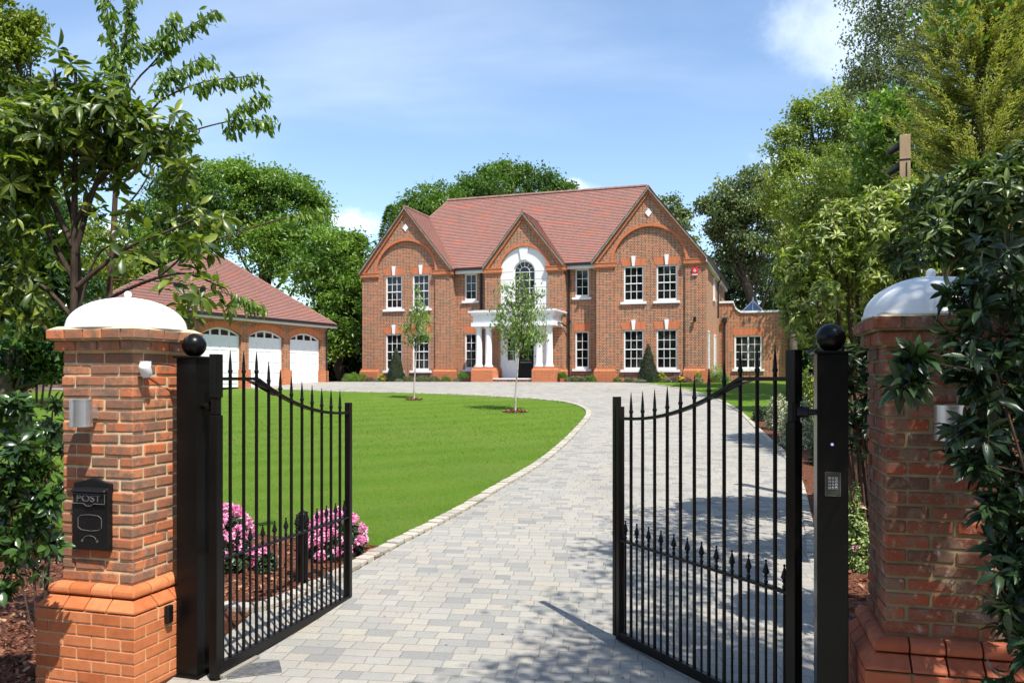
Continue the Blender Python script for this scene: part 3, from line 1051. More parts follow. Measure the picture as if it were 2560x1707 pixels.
for cu in (-7.13, -6.64, -4.15, -3.65):
    p = MB(); cy = PV + .27
    p.smooth = True
    p.box(cu - .19, cu + .19, cy - .19, cy + .19, .70, .76)
    p.lathe([(.185, .76), (.19, .80), (.165, .84), (.155, .86), (.16, 1.5), (.14, 2.45), (.14, 2.48), (.165, 2.52), (.165, 2.56)], cu, cy, 24)
    p.smooth = False
    p.box(cu - .18, cu + .18, cy - .18, cy + .18, 2.56, 2.62)
    p.build('column', MATS['white'], porch, smooth=None)
st = MB(); st.box(-6.36, -4.42, PV + .1, .45, .13, .19); st.build('step', MATS['white'], porch)
st = MB(); st.box(-6.36, -4.42, PV + .13, .45, 0, .13); st.build('step_riser', MATS['hbrick'], porch)
# door wall in the porch
m = MB(); m.box(-7.3, -6.52, .02, .2, 0, 2.7); m.box(-4.15, -3.3, .02, .2, 0, 2.7); m.build('wall', MATS['hbrick'], house)
m = MB()
m.box(-6.52, -6.26, -.02, .16, .19, 2.66); m.box(-4.40, -4.15, -.02, .16, .19, 2.66); m.box(-6.26, -4.40, -.02, .16, 2.34, 2.66)
m.box(-6.26, -6.16, .03, .12, .19, 2.34); m.box(-5.78, -5.64, .03, .12, .19, 2.34); m.box(-6.16, -5.78, .05, .1, .19, 1.06)
m.box(-4.83, -4.74, .03, .12, .19, 2.34); m.box(-4.48, -4.40, .03, .12, .19, 2.34); m.box(-4.74, -4.48, .05, .1, .19, 1.06)
for a, b in ((-6.16, -5.78), (-4.74, -4.48)):
    m.box(a, b, .06, .1, 1.5, 1.53); m.box(a, b, .06, .1, 1.93, 1.96); m.box((a + b) / 2 + .08, (a + b) / 2 + .1, .06, .1, 1.06, 2.34)
df = m.build('door_surround', MATS['white'], house, bevel=.004)
g = MB(); g.quad((-6.16, .085, 1.06), (-5.78, .085, 1.06), (-5.78, .085, 2.34), (-6.16, .085, 2.34)); g.quad((-4.74, .085, 1.06), (-4.48, .085, 1.06), (-4.48, .085, 2.34), (-4.74, .085, 2.34)); g.build('pane', MATS['glass'], df)
m = MB(); m.box(-5.64, -4.83, .07, .12, .19, 2.34)
for z0, z1 in ((.3, .8), (1.15, 2.2)):
    for a, b in ((-5.55, -5.27), (-5.2, -4.92)): m.box(a, b, .058, .07, z0, z1)
door = m.build('front_door', MATS['black'], house, bevel=.006)
m = MB(); m.box(-5.52, -4.95, .052, .06, .93, .98); m.box(-5.52, -4.95, .052, .06, 1.06, 1.075); m.build('letter_plate', MATS['verge'], door)

# single-storey wing set back on the right
m = MB(); wy = 8.6
m.wall(3.2, 6.95, 0, 3.72, wy, [(4.03, 5.48, .67, 2.52)], .1)
m.wall(3.2, 4.0, 3.72, 4.28, wy, [], .1)
m.box(6.93, 7.06, wy - .03, wy + .4, 0, 3.75); m.quad((7.05, wy, 0), (7.05, 16, 0), (7.05, 16, 3.7), (7.05, wy, 3.7))
cur = [(4.0, wy, 4.28)] + [(4.0 + .5 - .5 * math.cos(math.radians(t)), wy, 4.28 - .56 * math.sin(math.radians(t))) for t in (20, 40, 60, 80)] + [(4.55, wy, 3.72), (4.0, wy, 3.72)]
m.poly(cur)
m.build('wing_wall', MATS['hbrick'], house)
cp = [(3.12, 4.30), (3.98, 4.30)] + [(4.0 + .5 - .5 * math.cos(math.radians(t)), 4.30 - .56 * math.sin(math.radians(t))) for t in (15, 35, 55, 75, 90)] + [(7.1, 3.74)]
m = MB()
for (a, b), (c, d) in zip(cp, cp[1:]):
    m.prism([(a, wy - .07, b), (c, wy - .07, d), (c, wy - .07, d + .11), (a, wy - .07, b + .11)], (0, .3, 0))
m.build('coping', MATS['white'], house)
m = MB(); m.box(6.95, 7.1, wy - .07, 16, 3.74, 3.85); m.build('coping', MATS['white'], house)
f = MB(); yf = wy + .04
for a, b in ((4.03, 4.12), (4.72, 4.80), (5.39, 5.48)): f.box(a, b, yf, yf + .08, .67, 2.52)
f.box(4.12, 5.39, yf - .01, yf + .08, .67, .8); f.box(4.12, 5.39, yf, yf + .08, 2.44, 2.52)
for a, b in ((4.12, 4.72), (4.80, 5.39)):
    c = (a + b) / 2; f.box(c - .013, c + .013, yf + .03, yf + .06, .8, 2.44)
    for i in (1, 2, 3): z = .8 + 1.64 * i / 4; f.box(a, b, yf + .028, yf + .058, z - .015, z + .015)
w = f.build('window', MATS['white'], house)
g = MB(); g.quad((4.1, yf + .045, .7), (5.4, yf + .045, .7), (5.4, yf + .045, 2.5), (4.1, yf + .045, 2.5)); g.build('pane', MATS['glass'], w)
s = MB(); s.box(3.92, 5.6, wy - .09, wy + .04, .57, .67); s.build('sill', MATS['white'], w)
s = MB(); s.prism([(4.0, wy - .012, 2.523), (5.5, wy - .012, 2.523), (5.6, wy - .012, 2.88), (3.9, wy - .012, 2.88)], (0, .03, 0)); s.build('lintel', MATS['gauged'], w)
m = MB(); m.tube([(3.52, wy - .07, 3.4), (3.52, wy - .07, 0)], .05, 8); m.box(3.4, 3.64, wy - .2, wy, 3.25, 3.5); m.build('downpipe', MATS['gutter'], house)
ap = Vector((4.95, wy + 1.7, 4.62)); B = [Vector((4.3, wy + .9, 3.80)), Vector((5.6, wy + .9, 3.80)), Vector((5.6, wy + 2.5, 3.80)), Vector((4.3, wy + 2.5, 3.80))]
ap.z = 4.55
m = MB()
for i in range(4): m.tube([B[i], ap], .035, 6); m.tube([B[i], B[(i + 1) % 4]], .05, 6)
for i in range(4): m.tube([(B[i] + B[(i + 1) % 4]) / 2, ap], .02, 6)
m.tube([ap, ap + Vector((0, 0, .2))], [.05, .02], 8)
lan = m.build('roof_lantern', MATS['white'], house)
m = MB()
for i in range(4): m.poly([B[i], B[(i + 1) % 4], ap])
m.build('lantern_glass', MATS['skyglass'], lan)
m = MB(); m.quad((3.2, wy, 3.65), (7.05, wy, 3.65), (7.05, 16, 3.65), (3.2, 16, 3.65)); m.build('flat_roof', MATS['verge'], house)

# things fixed to the house
def on_house(name, u, y, z, label, cat, group=None):
    p = HO + HD * u - HN * 0 + Vector((0, 0, z)); p = Vector((p.x, p.y, HO.z + z)) - HN * y
    return empty(name, p, math.radians(-18.5), label, cat, group)


al = on_house('alarm_box', 2.82, -.11, 4.83, 'red burglar alarm box with white emblem high on the right corner pilaster', 'alarm box')
m = MB(); m.prism([(-.13, -.07, .04), (.13, -.07, .04), (.13, -.07, .34), (-.13, -.07, .34)], (0, .07, 0)); m.build('cover', MATS['red'], al, bevel=.015)
m = MB(); m.box(-.13, .13, -.074, 0, -.005, .037); m.build('strobe', MATS['white'], al)
m = MB()
ao = [(.06 * math.cos(t * math.pi / 12), .2 + .06 * math.sin(t * math.pi / 12)) for t in range(3, 25)]
ai = [(.036 * math.cos(t * math.pi / 12), .2 + .036 * math.sin(t * math.pi / 12)) for t in range(3, 25)]
for i in range(21): m.quad((ai[i][0], -.0735, ai[i][1]), (ai[i + 1][0], -.0735, ai[i + 1][1]), (ao[i + 1][0], -.0735, ao[i + 1][1]), (ao[i][0], -.0735, ao[i][1]))
m.box(-.01, .06, -.0745, -.0715, .185, .21)
m.build('emblem', MATS['white'], al)
for u, y, z, lab in ((2.82, -.11, 2.83, 'small black wall light below the red alarm box'),):
    wl = on_house('wall_light', u, y, z, lab, 'wall light')
    m = MB(); m.lathe([(.06, -.11), (.065, -.1), (.065, .1), (.06, .11)], 0, -.13, 14); m.build('lamp_body', MATS['blackm'], wl)
    m = MB(); m.box(-.03, .03, -.08, 0, -.04, .04); m.build('bracket', MATS['blackm'], wl)
# ---------------------------------------------------------------- the garage
garage = empty('brick_garage', (G0.x, G0.y, 1.75), math.atan2(GD.y, GD.x), 'triple garage of orange brick with hipped tiled roof and three white doors', 'garage')
# local x runs along the doors away from the camera, local y goes back behind the doors
GX0, GX1, GW, GH = -5.0, 3.0, 6.4, 2.74
DO = [(-1.94 + 2.47 * k, .11 + 2.47 * k) for k in (-1, 0, 1)]
m = MB()
SP, RISE = 2.03, .27


def darc(a, b, n=12, y=0.0):
    c = (a + b) / 2; h = (b - a) / 2; R = (h * h + RISE * RISE) / (2 * RISE); zc = SP + RISE - R
    t0 = math.asin(h / R)
    return [(c + R * math.sin(-t0 + 2 * t0 * i / n), y, zc + R * math.cos(-t0 + 2 * t0 * i / n)) for i in range(n + 1)]


pts = [(GX0, 0, -.2)]
for a, b in DO:
    pts += [(a, 0, -.2)] + darc(a, b) + [(b, 0, -.2)]
pts += [(GX1, 0, -.2), (GX1, 0, GH), (GX0, 0, GH)]
m.prism(pts, (0, .22, 0))
m.quad((GX0, GW, -.2), (GX0, 0.02, -.2), (GX0, 0.02, GH), (GX0, GW, GH)); m.quad((GX1, 0.02, -.2), (GX1, GW, -.2), (GX1, GW, GH), (GX1, 0.02, GH))
m.quad((GX1, GW, -.2), (GX0, GW, -.2), (GX0, GW, GH), (GX1, GW, GH))
m.build('wall', MATS['gbrick'], garage)
m = MB()
for a, b in DO:
    lo = darc(a, b, 14, -.012); hi = [(x + (x - (a + b) / 2) * .12, y, z + .24) for x, y, z in lo]
    for i in range(14): m.prism([lo[i], lo[i + 1], hi[i + 1], hi[i]], (0, .03, 0))
m.box(GX0, GX1, -.02, 0, GH - .12, GH)
m.build('arch_lintel', MATS['gauged'], garage)
edges = [GX0, DO[0][0]], [DO[0][1], DO[1][0]], [DO[1][1], DO[2][0]], [DO[2][1], GX1]
for a, b in edges:
    p = MB(); p.box(max(a - .05, GX0 - .05), b + .05, -.07, .1, -.2, .66); p.build('plinth', MATS['obrick'], garage)
for a, b in DO:
    d = MB(); y = .12
    d.box(a, b, y, y + .05, -.05, SP - .03)
    n = 4
    for i in range(n + 1):
        x = a + .05 + (b - a - .1) * i / n; hz = SP + RISE * (1 - ((x - (a + b) / 2) / ((b - a) / 2)) ** 2) - .02
        d.box(x - .045, x + .045, y - .005, y + .05, SP - .045, hz)
    lo = darc(a, b, 14, y - .01); hi = [(x, yy, z - .075) for x, yy, z in lo]
    for i in range(14): d.prism([hi[i], hi[i + 1], lo[i + 1], lo[i]], (0, .06, 0))
    for k in range(4):
        z0 = .05 + k * .44
        for j in range(4):
            x0 = a + .06 + (b - a - .12) * j / 4
            d.box(x0 + .03, x0 + (b - a - .12) / 4 - .03, y - .012, y, z0 + .05, z0 + .38)
    o = d.build('garage_door', MATS['white'], garage)
    g = MB(); g.poly([(a + .02, y + .02, SP - .03), (b - .02, y + .02, SP - .03)] + [(x, y + .02, z - .01) for x, _, z in reversed(darc(a + .02, b - .02, 12))]); g.build('pane', MATS['glass'], o)
OV = .35; WH = (GW + 2 * OV) / 2; RZ = GH + 2.9
x0, x1, yy0, yy1 = GX0 - OV, GX1 + OV, -OV, GW + OV
r = MB(); ym = (yy0 + yy1) / 2
A, B_ = (x0 + WH, ym, RZ), (x1 - WH, ym, RZ)
tiled(r, [(x0, yy0, GH), (x1, yy0, GH), B_, A]); tiled(r, [(x1, yy0, GH), (x1, yy1, GH), B_], sd=1)
tiled(r, [(x0, yy1, GH), (x0, yy0, GH), A], sd=2); tiled(r, [(x1, yy1, GH), (x0, yy1, GH), A, B_], sd=3)
gr = r.build('roof', MATS['tile'], garage)
t = MB()
ridge_run(t, A, B_, .1)
for c, e in ((A, (x0, yy0, GH)), (A, (x0, yy1, GH)), (B_, (x1, yy0, GH)), (B_, (x1, yy1, GH))): ridge_run(t, c, e, .05)
t.build('ridge_tiles', MATS['ridge'], gr)
g = MB(); g.box(x0, x1, yy0 - .1, yy0, GH - .06, GH + .05); g.box(x0 - .1, x0, yy0, yy1, GH - .06, GH + .05); g.box(x1, x1 + .1, yy0, yy1, GH - .06, GH + .05)
g.build('gutter', MATS['gutter'], garage)
g = MB(); g.box(x0 + .02, x1 - .02, yy0, yy0 + .03, GH - .13, GH - .03); g.box(x0, x0 + .03, yy0, yy1, GH - .13, GH - .03); g.box(x0 + .02, x1 - .02, yy0 + .03, 0, GH - .13, GH - .11); g.box(x0 + .03, GX0, 0, yy1, GH - .13, GH - .11)
g.build('fascia', MATS['white'], garage)
m = MB(); m.tube([(2.93, -.3, GH - .05), (2.93, -.06, GH - .3), (2.93, -.06, -.1)], .035, 8); m.build('downpipe', MATS['gutter'], garage)


# ---------------------------------------------------------------- gate pillars: every brick is a block
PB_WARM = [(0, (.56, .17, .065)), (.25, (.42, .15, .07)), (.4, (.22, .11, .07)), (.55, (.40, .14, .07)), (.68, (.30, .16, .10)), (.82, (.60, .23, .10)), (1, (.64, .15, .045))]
PB_DARK = [(0, (.30, .045, .016)), (.35, (.16, .036, .017)), (.55, (.06, .034, .026)), (.7, (.22, .05, .022)), (.85, (.13, .06, .04)), (1, (.36, .05, .014))]  # right pillar: brick colours darkened further to carry its shade
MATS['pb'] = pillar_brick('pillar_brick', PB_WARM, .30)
MATS['pb2'] = pillar_brick('weathered_shaded_pillar_brick', PB_DARK, .8)


def smooth_orange(name, lo, hi):
    m = NT(name); co = m.coord()
    c = m.ramp(m.attr(), [(0, lo), (1, hi)])
    c = m.mix(.35, c, m.ramp(m.noise(co, 16, 6, .6), [(.3, (.25, .20, .17)), (.7, (.68, .66, .64))]), 'OVERLAY')
    m.base(c); m.set(Roughness=.8, Specular_IOR_Level=.25); m.bump(m.noise(co, 60, 6, .7), .25, .004)
    return m.m


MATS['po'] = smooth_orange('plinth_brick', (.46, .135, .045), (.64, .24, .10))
MATS['po2'] = smooth_orange('shaded_plinth_brick', (.34, .085, .038), (.42, .13, .065))  # darker copy of the plinth brick, shade put into its colour


def brick_ring(mb, half, z0, z1, ncourse, rng, jit=.0025, joint=.010, ns=None, core=True):
    """square ring of bricks, pinwheel bond that turns round at every course"""
    T = .1025; h = (z1 - z0) / ncourse; L = 2 * half
    ns = ns or max(1, round((L - T) / .225))
    bl = (L - T - joint * ns) / ns
    for c in range(ncourse):
        a, b = z0 + c * h + joint / 2, z0 + (c + 1) * h - joint / 2
        for side in range(4):
            R = Matrix.Rotation(side * math.pi / 2, 4, 'Z')
            if c % 2: R = R @ Matrix.Scale(-1, 4, (1, 0, 0))
            x = -half
            for k in range(ns):
                mb.rv = rng.random()
                j = [rng.uniform(-jit, jit) for _ in range(6)]
                M = R @ Matrix.Translation((x + bl / 2, -half + T / 2 + j[0], (a + b) / 2)) @ Matrix.Rotation(j[1] * 4, 4, 'Z') @ Matrix.Rotation(j[5] * 3, 4, 'Y')
                v0 = len(mb.f)
                mb.box(-bl / 2 - j[2], bl / 2 + j[3], -T / 2, T / 2, -(b - a) / 2 + j[4] * .6, (b - a) / 2, M)
                if c % 2:
                    for fi in range(v0, len(mb.f)): mb.f[fi] = tuple(reversed(mb.f[fi]))
                x += bl + joint


def profile_ring(mb, half, prof, nseg, rng, gap=.005):
    """mitred moulded bricks round a square; prof is a list of (offset from the shaft face, z)"""
    for side in range(4):
        R = Matrix.Rotation(side * math.pi / 2, 4, 'Z')
        for k in range(nseg):
            mb.rv = rng.random()
            V = []
            for e in (0, 1):
                f = (k + e) / nseg
                for o, z in prof:
                    H = half + o
                    if f == 0: x = -H
                    elif f == 1: x = H
                    else: x = (2 * f - 1) * (half + .06) + (gap if e == 0 else -gap)
                    V.append(R @ Vector((x, -H, z)))
            n = len(prof)
            F = [(i, i + n, i + 1 + n, i + 1) for i in range(n - 1)]
            F += [tuple(range(n)), tuple(range(2 * n - 1, n - 1, -1))]
            mb.add(V, F)


def pillar(corner, ang, sgn, label, mats, seed, mort='mortar'):
    """corner: front corner next to the opening; sgn -1 when the pillar stands left of it"""
    rng = random.Random(seed)
    half = .285; off = .1125
    X = Vector((math.cos(ang), math.sin(ang), 0)); Y = Vector((-math.sin(ang), math.cos(ang), 0))
    cen = Vector((corner[0], corner[1], 0)) + X * (sgn * half) + Y * half
    root = empty('gate_pillar', cen, ang, label, 'gate pillar', 'brick pillars at the gateway')
    pb, po = mats
    sh = MB(); brick_ring(sh, half, .69, 2.225, 20, rng, jit=.0045, joint=.013)
    s_ = sh.build('shaft', pb, root, bevel=.009, seg=2)
    c = MB(); q = half - .009; c.box(-q, q, -q, q, .3, 2.3); c.build('pointing', MATS[mort], s_)
    pl = MB(); brick_ring(pl, half + off, -.02, .525, 7, rng, jit=.0012, ns=3)
    q = half + off - .0
    pl_o = pl.build('plinth', po, root, bevel=.004, seg=2)
    c = MB(); q = half + off - .007; c.box(-q, q, -q, q, -.05, .522); c.build('pointing', MATS[mort], pl_o)
    pr = MB(); profile_ring(pr, half, [(-.05, .531), (off, .531), (off, .545), (.052, .604), (-.05, .604)], 4, rng)
    pr.build('sloping_course', po, pl_o, bevel=.004, seg=2)
    arc = [(-.05, .614)] + [(.052, .614), (.062, .625), (.062, .64)] + [(.062 * math.cos(t), .64 + .048 * math.sin(t)) for t in (.35, .7, 1.05, 1.35)] + [(-.02, .688), (-.05, .688)]
    pr = MB(); pr.smooth = False; profile_ring(pr, half, arc, 4, rng)
    pr.build('rounded_course', po, pl_o, bevel=.003, seg=1)
    cp = MB(); brick_ring(cp, half + .035, 2.232, 2.302, 1, rng, ns=3); brick_ring(cp, half + .07, 2.308, 2.378, 1, rng, jit=.002, ns=4)
    cp_o = cp.build('cap', pb, root, bevel=.006, seg=2)
    c = MB(); c.box(-half - .02, half + .02, -half - .02, half + .02, 2.2335, 2.305); c.box(-half - .055, half + .055, -half - .055, half + .055, 2.306, 2.372); c.build('pointing', MATS[mort], cp_o)
    m = MB(); q0, q1 = half + .066, half + .02
    V = [(-q0, -q0, 2.376), (q0, -q0, 2.376), (q0, q0, 2.376), (-q0, q0, 2.376), (-q1, -q1, 2.40), (q1, -q1, 2.40), (q1, q1, 2.40), (-q1, q1, 2.40)]
    m.add(V, [(0, 1, 5, 4), (1, 2, 6, 5), (2, 3, 7, 6), (3, 0, 4, 7), (4, 5, 6, 7)]); m.build('mortar_bed', MATS['mortar'], cp_o)
    d = MB(); R0 = .345; H = .215
    prof = [(R0 + .008, 2.385), (R0 + .008, 2.40)] + [(R0 * math.cos(t), 2.40 + H * math.sin(t)) for t in [i * math.pi / 2 / 16 for i in range(17)]]
    prof[-1] = (.004, 2.40 + H)
    d.lathe(prof, 0, 0, 64, sq=.13)
    dm = d.build('dome', MATS['dome'], root, smooth=True)
    d = MB(); d.lathe([(.012, 2.60)] + [(max(.002, .026 * math.cos(t)), 2.636 + .026 * math.sin(t)) for t in [(-80 + 16 * i) * math.pi / 180 for i in range(11)]], 0, 0, 20)
    d.build('finial', MATS['dome'], dm, smooth=True)
    return root, X, Y


MATS['mortar2'] = plain('stained_shaded_mortar', (.24, .19, .10), 0.95, 0.35, 6, bump=.6)  # right pillar joints, also darkened in colour to stand in for shade
AL = math.radians(-16); AR = math.radians(-15)
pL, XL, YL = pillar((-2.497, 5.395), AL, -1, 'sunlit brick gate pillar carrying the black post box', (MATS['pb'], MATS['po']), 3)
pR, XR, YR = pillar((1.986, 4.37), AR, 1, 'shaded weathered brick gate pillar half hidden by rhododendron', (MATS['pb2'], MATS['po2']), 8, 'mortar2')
CL, CR = Vector((-2.497, 5.395, 0)), Vector((1.986, 4.37, 0))


def wall_lamp(c, X, Y, dist, ang, label):
    p = c + X * dist; z0, z1 = 1.735, 1.915
    o = empty('wall_lamp', (p.x, p.y, z0), ang, label, 'wall lamp', 'steel cylinder lamps on the pillars')
    m = MB(); m.smooth = True; h = z1 - z0
    m.lathe([(.071, 0), (.071, .012)], 0, -.115, 40); m.lathe([(.069, .012), (.069, h - .012)], 0, -.115, 40); m.lathe([(.071, h - .012), (.071, h)], 0, -.115, 40)
    ob = m.build('lamp_shade', MATS['steel'], o)
    md = ob.modifiers.new('e', 'EDGE_SPLIT'); md.split_angle = math.radians(40)
    m = MB(); m.box(-.03, .03, -.06, 0, .05, .13); m.build('bracket', MATS['steel'], o)


wall_lamp(CL, XL, YL, -.305, AL, 'brushed steel cylinder lamp above the black post box')
wall_lamp(CR, XR, YR, .285, AR, 'steel cylinder lamp on the shaded pillar behind rhododendron leaves')

# post box
p = CL - XL * .300
pbx = empty('post_box', (p.x, p.y, .915), AL, 'black metal wall post box lettered POST on the left pillar', 'post box')
m = MB()
m.prism([(-.145, -.045, 0), (.145, -.045, 0), (.145, -.045, .40), (-.145, -.045, .40)], (0, .045, 0))
m.prism([(-.15, -.028, .38), (.15, -.028, .38), (.15, -.03, .44), (.08, -.03, .455), (0, -.03, .475), (-.08, -.03, .455), (-.15, -.03, .44)], (0, .03, 0))
m.build('body', MATS['blackm'], pbx, bevel=.006, seg=2)
m = MB(); m.prism([(-.135, -.02, .415), (-.135, -.065, .398), (-.135, -.072, .385), (-.135, -.045, .383), (-.135, -.02, .40)], (.27, 0, 0)); m.build('hood', MATS['blackm'], pbx, bevel=.004)
m = MB(); m.prism([(-.13, -.055, .305), (-.04, -.055, .305), (-.02, -.055, .29), (.02, -.055, .29), (.04, -.055, .305), (.13, -.055, .305), (.13, -.055, .375), (-.13, -.055, .375)], (0, .012, 0))
fl = m.build('flap', MATS['blackm'], pbx, bevel=.003)


def rim(mb, P, y, r=.003):
    P = [Vector((a, y, b)) for a, b in P]
    mb.tube(P + [P[0]], r, 6, cap=False)


MATS['worn'] = plain('worn_black_edge', (.10, .10, .095), .4, .5, 60)
m = MB(); rim(m, [(-.128, .308), (-.04, .308), (-.02, .293), (.02, .293), (.04, .308), (.128, .308), (.128, .372), (-.128, .372)], -.056); m.build('rim', MATS['worn'], fl)


def text(s, size, parent, loc, m, ext=.002, name='lettering', rot=(math.pi / 2, 0, 0)):
    cu = bpy.data.curves.new(name, 'FONT'); cu.body = s; cu.size = size; cu.extrude = ext; cu.align_x = 'CENTER'; cu.align_y = 'CENTER'
    cu.bevel_depth = .0004
    cu.materials.append(m)
    t = bpy.data.objects.new(name, cu); COL.objects.link(t)
    me = bpy.data.meshes.new_from_object(t.evaluated_get(bpy.context.evaluated_depsgraph_get()))
    bpy.data.objects.remove(t)
    if not me.materials: me.materials.append(m)
    o = bpy.data.objects.new(name, me); COL.objects.link(o); o.parent = parent; o.location = loc; o.rotation_euler = rot
    return o


tx = text('POST', .062, fl, (0, -.056, .340), MATS['worn'], .0025); tx.scale = (1.35, 1, 1)
m = MB(); rim(m, [(-.095, .15), (-.07, .132), (0, .126), (.07, .132), (.095, .15), (.095, .21), (.07, .228), (0, .234), (-.07, .228), (-.095, .21)], -.0465, .0028); m.build('name_panel', MATS['worn'], pbx)
m = MB(); m.tube([(.05 * math.cos(t), -.047, .07 + .025 * math.sin(t)) for t in [i * math.pi / 10 for i in range(11)]], .0025, 6)
for s in (-1, 1): m.lathe([(.009, -.002), (.009, .002)], 0, 0, 10, Matrix.Translation((s * .06, -.047, .06)) @ Matrix.Rotation(math.pi / 2, 4, 'X'))
m.build('lock', MATS['worn'], pbx)

# white security sensor on the inner corner of the left pillar
p = CL + XL * 0 + YL * .085
sen = empty('security_camera', (p.x, p.y, 2.115), AL, 'small white security camera under the cap of the sunlit pillar', 'camera')
m = MB(); M = Matrix.Translation((.055, -.03, -.005)) @ Matrix.Rotation(math.radians(35), 4, 'X') @ Matrix.Rotation(math.radians(12), 4, 'Y')
m.smooth = True; m.lathe([(.034, -.045), (.037, -.035), (.037, .03), (.028, .045)], 0, 0, 20, M); m.build('housing', MATS['white'], sen)
m = MB(); m.lathe([(.026, -.048), (.026, -.044)], 0, 0, 20, M); m.build('lens', MATS['glass'], sen)
m = MB(); m.box(0, .06, -.02, .02, .02, .05); m.tube([(.0, 0, .04), (.04, -.02, .03)], .012, 8); m.build('bracket', MATS['white'], sen)
m = MB(); m.tube([(.03, 0, .035), (.06, .15, .03), (.10, .30, .01)], .004, 6); m.build('cable', MATS['blackm'], sen)
# black photocell on the plinth
p = CL + XL * .1125 + YL * .19
ph = empty('gate_sensor', (p.x, p.y, .40), AL, 'small black gate sensor on the orange plinth beside the gate post', 'gate sensor')
m = MB(); m.box(0, .035, -.03, .03, 0, .12); m.build('case', MATS['blackm'], ph, bevel=.01, seg=2)
m = MB(); m.quad((.0355, -.02, .07), (.0355, .02, .07), (.0355, .02, .11), (.0355, -.02, .11)); m.build('lens', MATS['glass'], ph)


# ---------------------------------------------------------------- black posts with ball finials
def gate_post(c, ang, label):
    o = empty('gate_post', (c[0], c[1], 0), ang, label, 'gate post', 'black steel posts at the gateway')
    m = MB(); m.box(-.082, .082, -.082, .082, -.05, 2.19); m.build('post', MATS['black'], o, bevel=.004, seg=2)
    m = MB(); m.box(-.1, .1, -.1, .1, 2.19, 2.202); m.box(-.12, .12, -.12, .12, .0, .02); m.build('cap_plate', MATS['black'], o, bevel=.002)
    m = MB(); R = .081; zc = 2.202 + R - .004
    m.lathe([(max(.001, R * math.cos(t)), zc + R * math.sin(t)) for t in [(-86 + 172 * i / 20) * math.pi / 180 for i in range(21)]], 0, 0, 40)
    m.build('ball_finial', MATS['black'], o, smooth=True)
    return o


gpL = gate_post((-2.205, 5.69), AL, 'black steel gate post with ball top beside the sunlit pillar')
gpR = gate_post((1.80, 4.63), math.radians(-14), 'black steel gate post with ball top carrying the keypad')
# keypad and call button
kp = empty('keypad', (1.80, 4.63, 1.40), math.radians(-14), 'silver-keyed entry keypad set in the right-hand black gate post', 'keypad')
K0 = Vector((0, -.083, 0))
m = MB(); m.box(-.040, .040, -.0875, -.0825, 0, .132); m.build('face_plate', plain('keypad_plate', (.045, .05, .04), .35, .2), kp, bevel=.002)
m = MB(); rim(m, [(-.040, 0), (.040, 0), (.040, .132), (-.040, .132)], -.0875, .0012); m.build('frame', MATS['verge'], kp)
ks = '123456789*0#'
for i, ch in enumerate(ks):
    x = (i % 3 - 1) * .0175; z = .098 - (i // 3) * .018
    m = MB(); m.box(x - .0065, x + .0065, -.091, -.0875, z - .0065, z + .0065); k_ = m.build('key', MATS['key'], kp, bevel=.0012)
    text(ch, .011, k_, (x, -.0912, z), MATS['blackm'], .0002, 'digit')
m = MB(); M = Matrix.Translation((-.004, -.086, .285)) @ Matrix.Rotation(math.pi / 2, 4, 'X')
cb = empty('call_button', (1.80, 4.63, 1.40), math.radians(-14), 'tiny round lit call button above the keypad', 'button')
m.lathe([(.0095, -.002), (.0095, .004)], 0, 0, 16, M); m.build('bezel', MATS['steel'], cb)
lm = NT('blue_lamp'); lm.base((.2, .2, .6)); lm.b.inputs['Emission Color'].default_value = (.3, .3, 1, 1); lm.b.inputs['Emission Strength'].default_value = 1.2
m = MB(); m.lathe([(.006, .0041), (.004, .0065)], 0, 0, 12, M); m.build('button', lm.m, cb)


# ---------------------------------------------------------------- the gates
def picket_top(mb, x, z, r, n=8):
    """turned collar and long spear point"""
    mb.lathe([(r, z - .13), (r * 1.15, z - .115), (r * .75, z - .10), (r * 1.05, z - .085), (r * 1.35, z - .075), (r * 1.35, z - .068), (r * 1.0, z - .06), (r * .9, z - .02), (.002, z + .075)], x, 0, n)


